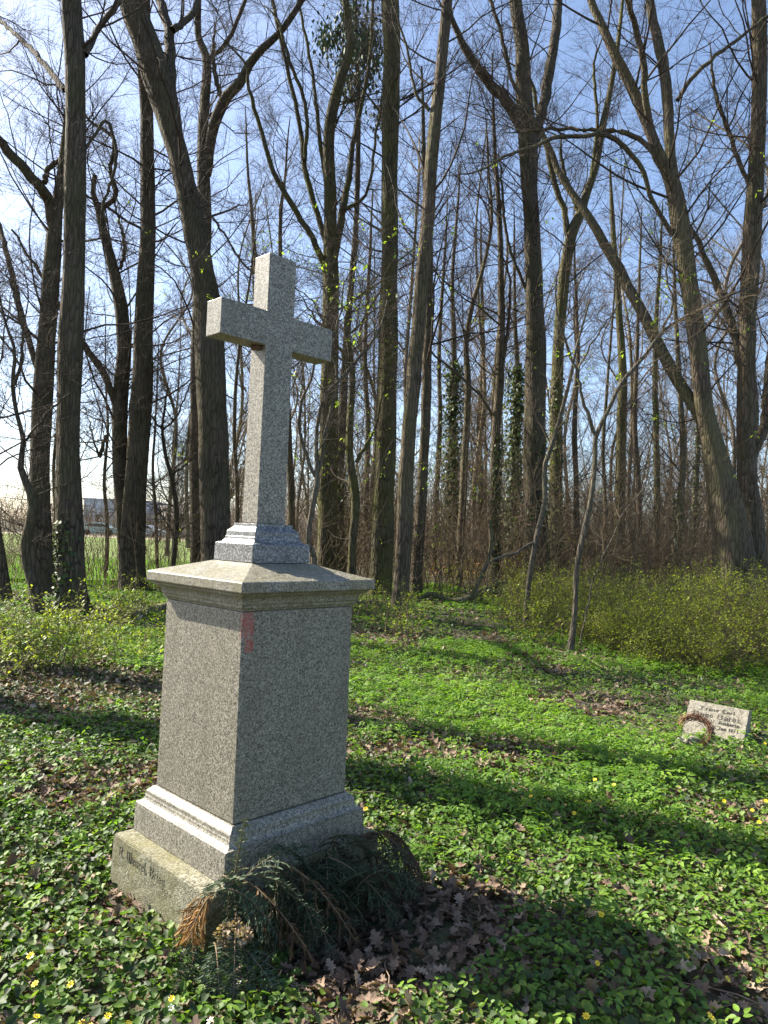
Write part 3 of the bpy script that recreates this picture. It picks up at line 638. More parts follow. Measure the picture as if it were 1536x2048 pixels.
# evergreen tuft
n = 2600; cl = rng.normal(size=(22, 3))*np.array([.45, .5, .9]); ci = rng.integers(0, 22, n)
c0 = at(716, 90, 23); pos = c0+cl[ci]+rng.normal(size=(n, 3))*np.array([.16, .16, .3])
V, f, v_ = scatter(*SMALL, pos, rng.uniform(.1, .22, n), rng.uniform(0, 6.28, n), rng.uniform(-2.2, -1.0, n), rng.uniform(.6, 1, n))
tag(mk('evergreen_tuft', V, f, L_fir, r_, var=v_), kind='stuff')
tree('crooked_tree', [(708, 1155, 22), (705, 1090, 19), (712, 1000, 21), (700, 920, 19), (700, 840, 17), (706, 760, 15), (700, 700, 12), (690, 650, 9), (700, 600, 6)], 17.4, B_moss, 'crooked mossy young tree just left of the two centre trunks', limbs=[([(712, 925, 9), (735, 885, 8), (752, 850, 6), (765, 790, 4)], 0, False), ([(706, 760, 9), (680, 700, 7), (640, 650, 5)], 0, False)], nb=24, blo=.2, blen=(.8, 2.5), over=1.5, sides=10, flare=.3)
tree('big_tree', [(757, 1195, 58), (762, 1130, 52), (766, 1000, 50), (773, 850, 47), (775, 700, 45), (778, 500, 38), (780, 300, 38), (783, 120, 40), (782, 0, 40)], 18.4, B_moss, 'thick straight mossy trunk near the picture centre, left of a pale slimmer one', nb=28, blo=.35, over=6, young=100)
tree('slender_tree', [(798, 1222, 40), (802, 1150, 37), (808, 1050, 37), (816, 900, 34), (830, 720, 32), (845, 560, 32), (858, 400, 30), (870, 250, 28), (886, 100, 26), (894, 0, 24)], 16, B_light, 'pale brown slightly leaning trunk right next to the mossy centre trunk', nb=24, blo=.35, over=6, limbs=[([(858, 220, 9), (830, 180, 7), (815, 100, 6), (800, 50, 5)], 0, True)], young=60, flare=.4)
tree('slender_tree', [(830, 1165, 30), (838, 1080, 26), (845, 950, 23), (852, 800, 22), (856, 650, 20), (860, 500, 16), (850, 350, 12)], 19.6, B_brown, 'reddish brown trunk half hidden behind the pale leaning centre trunk', nb=20, blo=.4, over=3, flare=.4, sides=12)
tree('winding_tree', [(918, 1145, 19), (922, 1060, 17), (928, 950, 17), (934, 850, 16), (936, 760, 15), (932, 690, 13), (944, 615, 11), (968, 530, 9), (984, 440, 8), (976, 340, 6)], 23, B_light, 'thin winding trunk between two ivy covered trunks right of centre', nb=24, blo=.35, over=2, sides=9, flare=.3, young=40)
r_, q_ = tree('ivy_tree', [(902, 1130, 18), (905, 950, 16), (906, 800, 14), (908, 680, 12), (905, 560, 9), (915, 420, 6)], 29, B_dark, 'ivy covered trunk left of the thin winding one', nb=16, blo=.4, over=2, sides=8)
ivy_on(r_, q_, 1.0, 8.5, 2600, .2, size=(.08, .15))
r_, q_ = tree('ivy_tree', [(990, 1150, 24), (988, 1020, 21), (992, 880, 21), (1000, 740, 20), (1003, 600, 16), (1000, 450, 12), (990, 300, 9)], 22, B_brown, 'brown trunk with ivy on its lower right side, right of the thin winding trunk', nb=24, blo=.35, over=3, sides=10, limbs=[([(1003, 740, 9), (1015, 660, 8), (1020, 560, 6)], 0, False), ([(985, 830, 6), (950, 780, 6), (880, 720, 5), (850, 690, 4)], 0, False)])
ivy_on(r_, q_, .4, 4.6, 900, .06, side=-.6)
r_, q_ = tree('ivy_tree', [(1030, 1140, 20), (1030, 1000, 18), (1032, 850, 15), (1035, 740, 12), (1030, 640, 9), (1028, 520, 6)], 27, B_dark, 'densely ivy covered trunk left beside the big dark fork trunk', nb=14, blo=.4, over=2, sides=8)
ivy_on(r_, q_, .6, 8, 3200, .26, size=(.07, .14))
r_, q_ = tree('big_forked_tree', [(1078, 1175, 76), (1072, 1120, 56), (1070, 1000, 52), (1070, 850, 50), (1070, 700, 46), (1066, 520, 38), (1060, 380, 36), (1055, 280, 44), (1048, 180, 36), (1044, 90, 32), (1030, 0, 28)], 21, B_dark, 'big dark trunk right of centre that forks into several limbs high up', limbs=[([(1045, 260, 26), (1015, 205, 26), (975, 160, 22), (935, 105, 18), (905, 40, 13), (895, 0, 11)], -1, True), ([(1068, 290, 26), (1085, 220, 24), (1100, 140, 24), (1112, 60, 22), (1116, 0, 20)], 1, True), ([(1020, 140, 9), (1000, 60, 9), (980, 0, 8)], 0, True), ([(1060, 600, 8), (1015, 480, 7), (1005, 380, 6)], 0, False)], nb=28, over=5, young=60)
ivy_on(r_, q_, .5, 4.8, 450, .04, side=-.5)
r_, q_ = tree('forked_tree', [(1114, 1165, 36), (1112, 1050, 31), (1112, 900, 29), (1116, 720, 26), (1126, 570, 25), (1142, 470, 26), (1160, 430, 22), (1176, 380, 18), (1192, 330, 16), (1206, 250, 16), (1226, 150, 12), (1240, 50, 9)], 24, B_moss, 'mossy forked tree just right of the big dark fork trunk', limbs=[([(1135, 470, 14), (1128, 420, 14), (1110, 370, 13), (1094, 300, 12), (1080, 250, 10), (1060, 160, 8)], 0, False), ([(1180, 370, 9), (1195, 250, 8), (1188, 130, 6)], 0, False), ([(1155, 420, 10), (1125, 330, 8)], 0, False)], nb=28, over=3)
ivy_on(r_, q_, .5, 7, 700, .05)
# right
r_, q_ = tree('big_forked_tree', [(1478, 1180, 108), (1468, 1110, 91), (1450, 1000, 71), (1428, 900, 50), (1408, 810, 40), (1396, 700, 39), (1378, 560, 40), (1362, 460, 40), (1345, 370, 34), (1310, 290, 25), (1275, 200, 24), (1230, 110, 22), (1195, 30, 18), (1182, 0, 17)], 15, B_light, 'largest gnarled tree at right with a fat base and a long fork', limbs=[([(1352, 400, 25), (1340, 300, 24), (1336, 200, 24), (1325, 120, 24), (1306, 50, 22), (1300, 0, 20)], 1, True), ([(1302, 260, 17), (1292, 200, 15), (1286, 120, 15), (1270, 50, 13), (1256, 0, 12)], -1, True), ([(1425, 880, 30), (1395, 820, 29), (1345, 745, 27), (1292, 640, 25), (1245, 552, 24), (1190, 455, 20), (1150, 395, 17), (1118, 345, 15), (1088, 270, 12), (1040, 190, 10)], 1.5, False), ([(1345, 470, 12), (1305, 400, 10), (1280, 330, 11), (1245, 290, 12), (1215, 270, 12), (1170, 272, 10), (1110, 275, 10), (1060, 295, 8), (1000, 318, 6), (950, 345, 4)], -1, False), ([(1345, 380, 12), (1300, 300, 12), (1260, 268, 12), (1200, 262, 11), (1110, 258, 8)], 0, False), ([(1355, 200, 10), (1390, 150, 10), (1460, 90, 8), (1536, 30, 6)], 0, True)], nb=24, blo=.3, over=4, young=60, flare=.5)
tree('twin_trunk_tree', [(1500, 1180, 90), (1496, 1080, 70), (1494, 950, 44), (1494, 800, 39), (1496, 620, 38), (1506, 450, 40), (1515, 300, 33), (1520, 150, 33), (1516, 0, 30)], 15.5, B_brown, 'straight tall trunk at the right edge, grown against the largest gnarled tree', limbs=[([(1490, 760, 18), (1466, 660, 17), (1440, 580, 16), (1402, 500, 13), (1384, 460, 10)], .5, False), ([(1500, 930, 18), (1530, 850, 22), (1536, 780, 22)], .5, True), ([(1510, 400, 10), (1470, 300, 10), (1430, 180, 8)], 0, False)], nb=26, over=5)
for args in [
 ([(1240, 1150, 28), (1240, 1000, 25), (1243, 850, 24), (1246, 760, 20), (1238, 620, 16), (1225, 450, 12)], 30, B_moss, 'mossy trunk standing in the wood straight right of the forked sapling', 20),
 ([(1280, 1140, 14), (1278, 1000, 13), (1270, 850, 12), (1274, 700, 9), (1280, 520, 6)], 34, B_brown, 'thin trunk right next to the mossy trunk in the wood', 16),
 ([(1315, 1150, 17), (1314, 1000, 15), (1312, 850, 14), (1310, 700, 11), (1320, 520, 8)], 31, B_moss, 'mossy thin trunk halfway between the forked sapling and the gnarled tree', 18),
 ([(1352, 1160, 20), (1358, 1040, 16), (1366, 930, 15), (1364, 850, 14), (1358, 740, 12), (1350, 600, 9)], 24, B_light, 'thin bent trunk with ivy at its foot, left of the gnarled tree', 20),
 ([(1385, 1150, 14), (1390, 1000, 12), (1396, 880, 11), (1392, 760, 8)], 28, B_dark, 'dark ivy clad stem close left of the gnarled tree', 14),
 ([(1158, 1145, 15), (1153, 1000, 13), (1150, 850, 12), (1156, 700, 9), (1150, 540, 6)], 27, B_brown, 'straight thin trunk just left of the forked sapling stem', 20),
 ([(1205, 1140, 10), (1212, 1040, 9), (1206, 900, 9), (1214, 780, 7), (1225, 640, 5)], 25, B_brown, 'very thin stem just right of the forked sapling stem', 14),
 ([(868, 1140, 14), (872, 1000, 12), (880, 850, 11), (878, 700, 9), (890, 500, 6)], 33, B_brown, 'thin far trunk right of the pair of slender centre trunks', 18),
 ([(960, 1140, 13), (962, 1000, 12), (958, 850, 11), (966, 700, 9), (962, 520, 6)], 36, B_brown, 'thin far trunk between the winding trunk and the brown ivy trunk', 18),
 ([(735, 1140, 16), (732, 1000, 14), (736, 850, 12), (730, 700, 10), (740, 500, 7)], 30, B_brown, 'thin far trunk left behind the mossy centre trunk', 18),
 ([(15, 1190, 34), (2, 1130, 26), (-15, 1000, 24), (-25, 800, 22)], 14.5, B_dark, 'dark trunk foot cut off by the left edge', 10),
 ([(212, 1150, 11), (214, 1060, 9), (208, 960, 8), (216, 860, 6), (212, 780, 4)], 20, B_brown, 'thin shrubby stem before the pale building', 12),
 ([(318, 1140, 9), (312, 1040, 8), (306, 940, 7), (310, 850, 5)], 21, B_brown, 'thin stem right of the tall slim dark trunk, before the field', 12),
 ([(104, 1175, 12), (112, 1060, 10), (108, 940, 8), (116, 820, 6)], 18, B_moss, 'thin mossy stem between the two leftmost big trunks', 12),
 ([(548, 1160, 20), (540, 1000, 18), (530, 850, 15), (520, 650, 12), (505, 450, 9), (495, 330, 6)], 30, B_brown, 'thin far trunk hidden mostly behind the cross shaft, forks above its left arm', 22),
 ([(470, 1150, 12), (474, 1000, 10), (468, 850, 9), (478, 700, 7), (500, 560, 5)], 24, B_brown, 'thin stem in the gap between leaning trunk and cross shaft', 16)]:
    pts, Y, mt, lab, nb = args
    r_, q_ = tree('slim_tree', pts, Y, mt, lab, nb=nb, blo=.15, over=2.5, sides=8, flare=.2, group='slim trees in the wood', blen=(1, 3.6))
    if 'ivy' in lab: ivy_on(r_, q_, .3, 3.2 if 'foot' in lab else 7, 700, .07)
# saplings near
tree('forked_sapling', [(1136, 1318, 21.1), (1146, 1268, 14.1), (1152, 1200, 12.3), (1153, 1140, 12.3), (1166, 1070, 13.2), (1181, 1000, 12.3), (1189, 920, 11.4), (1191, 868, 11.4), (1210, 835, 9.7), (1228, 795, 8.8), (1248, 760, 8.8), (1290, 712, 7.9), (1326, 662, 7.0), (1385, 625, 5.3), (1460, 590, 4.4), (1536, 560, 3.5)], 10.3, B_grey, 'smooth forked sapling in the right foreground wood edge, foot in ivy', limbs=[([(1190, 870, 8.8), (1180, 840, 8.8), (1166, 795, 7.0), (1152, 745, 6.2), (1135, 690, 6.2), (1118, 640, 4.4), (1112, 590, 3.5)], -.3, False), ([(1152, 745, 5.3), (1175, 700, 4.4), (1215, 640, 3.5)], 0, False), ([(1326, 662, 6.2), (1345, 610, 5.3), (1330, 540, 4.4), (1350, 470, 2.6)], 0, False), ([(1160, 1290, 3.5), (1175, 1200, 3.5), (1200, 1130, 2.6), (1260, 1010, 2.6), (1340, 940, 2.6), (1420, 930, 1.8)], 1, False)], nb=16, blo=.55, blen=(.6, 1.7), twigs=(4, 4), over=0, flare=.3, twmat=M_twig2, sides=12, upw=.03, young=30, cat='sapling', fine=0)
tree('curved_sapling', [(1050, 1235, 12), (1058, 1170, 12), (1066, 1110, 12), (1078, 1050, 11), (1090, 1000, 11), (1090, 935, 11), (1108, 880, 10), (1126, 810, 9), (1140, 760, 8), (1152, 700, 6), (1180, 600, 4)], 14, B_grey, 'thin curved sapling left of the forked sapling, before the big dark fork trunk', limbs=[([(1068, 1085, 6), (1030, 1105, 6), (985, 1122, 5), (960, 1150, 3)], -.5, False)], nb=12, blo=.5, blen=(.6, 1.6), twigs=(4, 4), over=0, flare=.3, twmat=M_twig2, sides=10, cat='sapling', fine=0)
tree('branching_sapling', [(640, 1180, 16), (628, 1120, 13), (615, 1080, 12), (624, 1020, 12), (634, 965, 13), (633, 880, 9), (641, 820, 9), (655, 785, 9), (690, 750, 8), (722, 710, 7), (760, 660, 6), (775, 600, 4)], 9.2, B_grey, 'grey smooth sapling branching behind the stone cross on the right', limbs=[([(632, 955, 9), (616, 915, 9), (598, 860, 8), (600, 815, 8), (612, 780, 6), (632, 720, 5), (640, 660, 4)], 0, False), ([(634, 950, 9), (650, 875, 8), (662, 815, 7), (676, 765, 6), (664, 705, 5), (684, 620, 4), (690, 560, 3)], 0, False), ([(722, 712, 6), (705, 730, 4), (665, 700, 4), (615, 590, 3)], 0, False)], nb=18, blo=.45, blen=(.5, 1.3), twigs=(4, 5), over=0, flare=.2, sides=12, cat='sapling', young=40, fine=0)

# trees outside the frame on the sun side: their trunks throw the long shadows across the ground
for (x, y, w, lab) in [(-9.4, 9.15, .60, 'nearest big trunk left of the picture, throwing its shadow behind the monument'), (-11.5, 11.6, .5, 'big trunk left of the picture, throwing its shadow across the ivy')]:
    path = np.array([(x, y, -.1, w/2*1.2), (x+.05, y, 3, w/2), (x-.1, y+.1, 8, w*.45), (x+.1, y, 14, w*.36), (x, y, 19, w*.15)])
    Q = resample(path, 80); root = empty('big_tree', (x, y, 0), lab, 'tree')
    mk('trunk', *trunk_mesh(Q[:, :3], Q[:, 3], 14, .6), B_dark, root, smooth=True)
    P1, R1 = spawn(Q[None, 48:, :3], Q[None, 48:, 3], 7, .03, .98, (35, 70), (1.5, 4), 8, .13, .06, .4, .3)
    P2, R2 = spawn(P1, R1, 6, .2, 1, (25, 65), (.6, 1.8), 5, .16, .05)
    V, q = join([tubes(P1, R1, 5), tubes(P2, R2, 3)]); tag(mk('crown', V, q, M_twig, root), kind='stuff')

# background wood: copies of four bare trees
protos = []
B_far = bark('bark_far', (.085, .068, .05), (.19, .155, .115), (.12, .12, .045), .4)
for k in range(4):
    H = [19, 16, 21, 14][k]; w = [.25, .17, .30, .13][k]
    bend = rng.normal(size=(6, 2))*.42
    path = np.array([(bend[i, 0]*i*.4, bend[i, 1]*i*.4, H*i/5-.1, w/2*(1-.16*i)) for i in range(6)])
    if k == 3: path[3:, 0] -= np.array([.4, 1.0, 1.8])
    if k == 1: path[2:, 0] += np.array([.2, .6, 1.2, 1.9])
    Q = resample(path, 60)
    root = empty('wood_tree', (0, 0, 0), 'slender bare tree deep in the wood behind the main trunks', 'tree', 'slender trees deep in the wood')
    mk('trunk', *trunk_mesh(Q[:, :3], Q[:, 3], 9, .3, seed=k), B_far, root, smooth=True)
    P1, R1 = spawn(Q[None, 8:, :3], Q[None, 8:, 3], 40, .0, .98, (25, 65), (1.5, 4.5), 7, .14, .09, .45, .3, .012, 0, .008)
    P2, R2 = spawn(P1, R1, 7, .2, 1, (25, 60), (.7, 2.2), 5, .16, .05, .6, .4, .01, .2, .006)
    P3, R3 = spawn(P2, R2, 5, .2, 1, (25, 60), (.3, .9), 4, .16, .03, .7, .5, .01, .2, .005)
    tag(mk('crown', *join([tubes(P1, R1, 4), tubes(P2, R2, 3), tubes(P3, R3, 3)]), M_twig2, root), kind='stuff')
    protos.append(root)
def copy_tree(o):
    c = o.copy(); COL.objects.link(c)
    for ch in o.children:
        d = ch.copy(); COL.objects.link(d); d.parent = c
    return c
spots = []
for k in range(74):
    for tr_ in range(30):
        px = rng.uniform(600, 1600) if k < 58 else rng.uniform(330, 620); Y = 27+46*rng.random()**.8
        if k >= 58: Y = 34+40*rng.random()
        x = at(px, 1060, Y)[0]
        if all((x-a_)**2+(Y-b_)**2 > 3.0 for a_, b_ in spots): spots.append((x, Y)); break
for i, (x, y) in enumerate(spots):
    o = protos[i] if i < 4 else copy_tree(protos[int(rng.integers(0, 4))])
    s_ = rng.uniform(.8, 1.15); o.location = (x, y, 0); o.scale = (s_, s_, s_); o.rotation_euler = (rng.normal()*.03, rng.normal()*.03, rng.uniform(0, 6.28))
# ------------------------------------------------------------------ understory (uncountable)
def stems(x, y, h, K=6, lean=.25, r0=.006, wob=.12):
    n = len(x); P = np.empty((n, K, 3)); P[:, 0] = np.stack([x, y, gz(x, y)-.03], 1)
    d = nrm(np.stack([rng.normal(size=n)*lean, rng.normal(size=n)*lean, np.ones(n)], 1))
    for k in range(1, K):
        d = nrm(d+rng.normal(size=(n, 3))*wob); P[:, k] = P[:, k-1]+d*(h/(K-1))[:, None]
    return P, r0*np.linspace(1, .3, K)[None]*np.ones((n, 1))
def region(n, px0, px1, Y0, Y1, pw=1.):
    Y = Y0+(Y1-Y0)*rng.random(n)**pw; px = rng.uniform(px0, px1, n); x = (px-768)/F*Y
    return x, Y
x, y = region(3200, 640, 1650, 19, 52); h = rng.uniform(1.2, 5.4, 3200)
P0, R0 = stems(x, y, h, 6, .16, .013); P1, R1 = spawn(P0, R0, 7, .15, 1, (25, 65), (.4, 1.5), 4, .15, .05, .7, .5, .008, .2, .005); P2, R2 = spawn(P1, R1, 2, .2, 1, (25, 60), (.2, .6), 3, .15, .03, .7, .6, .006, 0, .004)
tag(mk('understory_brush', *join([tubes(P0, R0, 3), tubes(P1, R1, 3), tubes(P2, R2, 3)]), M_twig2), kind='stuff', label='brown leafless brush filling the wood between the trunks', cat='brush')
x, y = region(420, -60, 640, 16.5, 22); keepm = (np.abs(x+3) > .2); x, y = x[keepm], y[keepm]; h = rng.uniform(.8, 3.2, len(x))
P0, R0 = stems(x, y, h, 6, .16, .009); P1, R1 = spawn(P0, R0, 6, .15, 1, (25, 65), (.3, 1.0), 4, .15, .05, .7, .5, .008, .2, .0035)
tag(mk('field_edge_brush', *join([tubes(P0, R0, 3), tubes(P1, R1, 3)]), M_twig2), kind='stuff', label='thin bare shoots along the field edge behind the left trunks', cat='brush')
# far hedges behind the field and the wood
x = rng.uniform(-75, 8, 900); y = rng.uniform(92, 106, 900); h = rng.uniform(1.5, 5.0, 900)
P0, R0 = stems(x, y, h, 5, .2, .05); P1, R1 = spawn(P0, R0, 9, .1, 1, (25, 70), (.8, 2.5), 4, .18, .05, .7, .5, .012, .2, .02)
tag(mk('far_hedge', *join([tubes(P0, R0, 3), tubes(P1, R1, 3)]), simple('hedge_far', (.24, .19, .14), .9, (.18, .15, .10), .1)), kind='stuff', label='pale brown hedge line on the horizon behind the field', cat='hedge')
x = rng.uniform(-20, 75, 1500); y = rng.uniform(72, 96, 1500); h = rng.uniform(2.5, 9.0, 1500)
P0, R0 = stems(x, y, h, 5, .15, .05); P1, R1 = spawn(P0, R0, 9, .1, 1, (20, 60), (1, 3.4), 4, .15, .1, .7, .5, .01, .1, .018)
tag(mk('far_woodland', *join([tubes(P0, R0, 3), tubes(P1, R1, 3)]), simple('wood_far', (.24, .185, .145), .9, (.19, .15, .12), .1)), kind='stuff', label='brown leafless far woodland behind the trunks', cat='woodland')

# green shrub thicket, right
def thicket(name, x, y, h, leaves, lab, lmat, lsz=(.018, .038), K=7, lean=.28, r0=.0045):
    P0, R0 = stems(x, y, h, K, lean, r0, .16)
    P1, R1 = spawn(P0, R0, 5, .25, 1, (25, 65), (.18, .55), 4, .2, .04, .7, .5, .008, 0, .0016)
    V, q = join([tubes(P0, R0, 3), tubes(P1, R1, 3)])
    o = mk(name, V, q, M_twig2); loc = o.location
    Pa = P1[rng.integers(0, len(P1), leaves)]; k = rng.integers(1, 4, leaves)
    pos = Pa[np.arange(leaves), k]+rng.normal(size=(leaves, 3))*.02
    V, f, v_ = scatter(*SMALL, pos, rng.uniform(*lsz, leaves), rng.uniform(0, 6.28, leaves), rng.uniform(-.9, .9, leaves), rng.random(leaves))
    return o, (V, f, v_)
n = 4600; Y = 8.9+8*rng.random(n)**1.1; px = rng.uniform(1010, 1680, n)
edge = 8.9+np.clip((1330-px)/320, 0, 1)*5.2 + (vnoise(px*.02, Y*0, 1)-.5)*1.2
kp = (Y > edge) & (vnoise(px*.012, Y, 1.1)+rng.uniform(-.25, .25, n) > .34); px, Y = px[kp], Y[kp]; x = (px-768)/F*Y
h = np.clip(.35+(Y-edge[kp])*.4, .35, 1.15)*rng.uniform(.65, 1.15, len(x))*(1+.15*np.clip((px-1300)/250, 0, 1))
o, (V, f, v_) = thicket('shrub_thicket', x, Y, h, 72000, '', L_shr, lsz=(.022, .048))
tag(o, 'low tangled shrub thicket with fresh yellow green leaves under the right trees', 'shrub thicket', kind='stuff')
tag(mk('leaves', V, f, L_shr, o, var=v_), kind='stuff')
# thin shrubs, centre and left
def shrub(px, py, n, rad, h, leaves, lab, mat=L_shr, sz=(.03, .06)):
    b = gp(px, py); x = b[0]+rng.normal(size=n)*rad*.35; y = b[1]+rng.normal(size=n)*rad*.35
    P0, R0 = stems(x, y, rng.uniform(.5, 1, n)*h, 7, .38, .006, .14)
    P1, R1 = spawn(P0, R0, 5, .2, 1, (30, 70), (.15, .5), 4, .2, .04, .7, .5, .008, 0, .002)
    root = empty('shrub', (b[0], b[1], 0), lab, 'shrub', 'low shrubs coming into leaf')
    tag(mk('stems', *join([tubes(P0, R0, 4), tubes(P1, R1, 3)]), M_twig2, root, smooth=True), kind='stuff')
    Pa = P1[rng.integers(0, len(P1), leaves)]; pos = Pa[np.arange(leaves), rng.integers(1, 4, leaves)]+rng.normal(size=(leaves, 3))*.015
    V, f, v_ = scatter(*SMALL, pos, rng.uniform(*sz, leaves), rng.uniform(0, 6.28, leaves), rng.uniform(-.9, .9, leaves), rng.random(leaves))
    tag(mk('foliage', V, f, mat, root, var=v_), kind='stuff')
for a_ in [(170, 1275, 12, .5, 1.0, 420, 'leafy shrub in front of the foot of the second big trunk from left'),
           (30, 1350, 30, .9, .75, 1500, 'yellow green low shrub at the left edge of the picture'),
           (110, 1330, 24, .9, .6, 1000, 'low shrub right of the one at the left edge'),
           (260, 1310, 20, .8, .6, 800, 'low shrub between the left trunks and the pedestal'),
           (225, 1262, 16, .7, .8, 600, 'loose shrub below the tall slim dark trunk'),
           (270, 1235, 14, .7, .8, 500, 'small shrub at the foot of the tall slim dark trunk'),
           (10, 1275, 16, .8, .8, 600, 'shrub at left edge below the dark trunk foot'),
           (800, 1268, 26, .6, .9, 700, 'shrub at the foot of the pale leaning centre trunk'),
           (740, 1240, 20, .7, .8, 450, 'shrub at the foot of the mossy centre trunk, right of the pedestal cap'),
           (890, 1180, 26, 1.5, 1.1, 700, 'green shrub behind the fallen branch'),
           (1000, 1175, 26, 1.4, 1.1, 800, 'green shrub right behind the fallen branch, before the ivy trunks'),
           (950, 1170, 36, 1.8, 1.3, 1200, 'shrub farther back between the winding trunk and the fallen branch'),
           (1060, 1290, 20, .7, .9, 900, 'shrub left of the forked sapling foot'),
           (820, 1320, 5, .3, .6, 60, 'sparse twiggy seedling in the open ground right of the pedestal', L_shr, (.02, .03)),
           (845, 1180, 24, 1.2, 1.2, 700, 'shrub close right of the reddish brown centre trunk')]:
    shrub(*a_)
# orange dead beech leaves low in the wood
n = 900; x, y = region(n, 860, 1120, 24, 27); pos = np.stack([x, y, rng.uniform(.2, .9, n)], 1)
V, f, v_ = scatter(*SMALL, pos, rng.uniform(.06, .1, n), rng.uniform(0, 6.28, n), rng.uniform(-1, 1, n), rng.random(n))
tag(mk('beech_leaves', V, f, simple('beech_orange', (.5, .17, .06), .7, (.3, .1, .04), 5), var=v_), 'rust coloured dead leaves on low twigs in the middle of the wood', 'leaves', kind='stuff')

# ------------------------------------------------------------------ fallen wood
def log(name, pts, label, mat=M_logbark, cat='fallen branch', limbs=(), z=.0, twig=False, group=None, sides=12):
    def path(pp):
        if z == 'direct': return np.array(pp)
        o_ = []
        for (px, py, w, h) in pp:
            b = gp(px, py); d = ray(px, py); Y0 = o_[0][1] if False else b[1]
            o_.append((b[0], b[1], h, w/2*b[1]/F))
        return np.array(o_)
    Q = resample(path(pts), 40); Q[:, 2] += 0 if z == 'direct' else gz(Q[:, 0], Q[:, 1])
    root = empty(name, (Q[0, 0], Q[0, 1], 0), label, cat, group)
    Q[0, 3] *= .8
    V, q = trunk_mesh(Q[:, :3], Q[:, 3], sides, 0, .1, 3)
    Vc = [V]; mk('bough', V, q, mat, root, smooth=True)
    if limbs:
        LP = [resample(np.array(l_), 20) for l_ in limbs]
        for i, l_ in enumerate(LP): mk('side_branch', *trunk_mesh(l_[:, :3], l_[:, 3], 8, 0, .08, i), mat, root, smooth=True)
        P = np.array([l_[:, :3] for l_ in LP]); Rr = np.array([l_[:, 3] for l_ in LP])
        P1, R1 = spawn(P, Rr, 7, .2, 1, (30, 70), (.2, .8), 5, .2, .03, .5, .4, .008, 0, .003)
        tag(mk('twigs', *tubes(P1, R1, 4), M_twig, root, smooth=True), kind='stuff')
    return root
YB = gp(945, 1208)[1]
def PB(px, py, w, dy=0): p = at(px, py, YB+dy); return (*p, w/2*YB/F)
log('fallen_branch', [PB(842, 1196, 6), PB(862, 1188, 9), PB(885, 1197, 11), PB(905, 1203, 12), PB(930, 1199, 13), PB(952, 1189, 13), PB(985, 1183, 11), PB(1008, 1188, 8), PB(1022, 1205, 5)],
    'dark fallen branch with upright arms lying right of the centre trunks',
    limbs=[[PB(946, 1190, 11), PB(960, 1160, 9), PB(975, 1125, 8), PB(984, 1085, 6), PB(980, 1040, 4)], [PB(950, 1188, 9), PB(975, 1178, 8), PB(1000, 1164, 7), PB(1018, 1175, 5), PB(1008, 1200, 4)], [PB(965, 1195, 6), PB(955, 1215, 5), PB(962, 1228, 3)]], z='direct')
log('fallen_log', [(262, 1244, 20, .07), (300, 1236, 22, .1), (345, 1226, 22, .1), (420, 1222, 22, .1)], 'short mossy log behind the pedestal on the left', cat='log')
log('fallen_log', [(690, 1218, 17, .08), (720, 1219, 18, .09), (760, 1217, 15, .08)], 'short dark log touching the right side of the pedestal cap in view', cat='log')
log('fallen_branch', [(135, 1262, 8, .05), (180, 1250, 10, .08), (230, 1240, 9, .1), (262, 1228, 6, .14)], 'thin fallen branch lying below the second big trunk', cat='fallen branch')
M_pale = simple('peeled_wood', (.42, .33, .22), .7, (.3, .22, .15), 30)
log('pale_stick', [(1092, 1306, 4, .06), (1125, 1312, 5, .05), (1150, 1318, 4, .06)], 'pale broken stick left of the forked sapling foot', M_pale, 'stick', sides=6)
log('pale_stick', [(1165, 1322, 4, .08), (1190, 1335, 4, .05), (1222, 1350, 3, .04)], 'pale thin stick right of the forked sapling foot', M_pale, 'stick', sides=6)

# ------------------------------------------------------------------ ground cover
def inside_mon(x, y, mrg=0.):
    dx, dy = x-MX, y-MY; u = dx*cyw+dy*syw; v = -dx*syw+dy*cyw
    return (np.abs(u) < .545*S+mrg) & (np.abs(v) < .445*S+mrg)
def heap_mask(x, y):
    dx, dy = x-MX, y-MY; u = dx*cyw+dy*syw; v = -dx*syw+dy*cyw
    d = np.sqrt(((u-.2)/.5)**2+((v+.84)/.42)**2)+.5*(vnoise(x, y, 4)-.5); return d
def wedge(density, Y0, Y1, extra=.35, dens_fn=None):
    """uniform points in the view wedge, a step wider on each side"""
    W = .523; area = W*(Y1**2-Y0**2)+2*extra*(Y1-Y0)+ .0
    n = int(area*density); Y = np.sqrt(rng.uniform(Y0**2, Y1**2, n)); x = rng.uniform(-1, 1, n)*(Y*W+extra)*1.04
    k = ~inside_mon(x, Y, -.01); return x[k], Y[k]
def masks(x, y):
    lit = fbm(x+5, y+3, 1.1); ivy = fbm(x-20, y+50, .55); eld = fbm(x+70, y-13, .6)
    left = np.clip((-x-.2)/1.2, 0, 1)
    return lit, ivy, eld, left
def put(name, tmpl, mat, x, y, h, size, tilt, lab, cat, roll=.35):
    n = len(x); pos = np.stack([x, y, gz(x, y)+h], 1)
    V, f, v_ = scatter(*tmpl, pos, size, rng.uniform(0, 6.28, n), rng.normal(size=n)*tilt, np.clip(rng.normal(.5, .24, n)+.25*(vnoise(x, y, 1.3)-.5), 0, 1), rng.normal(size=n)*roll)
    return V, f, v_
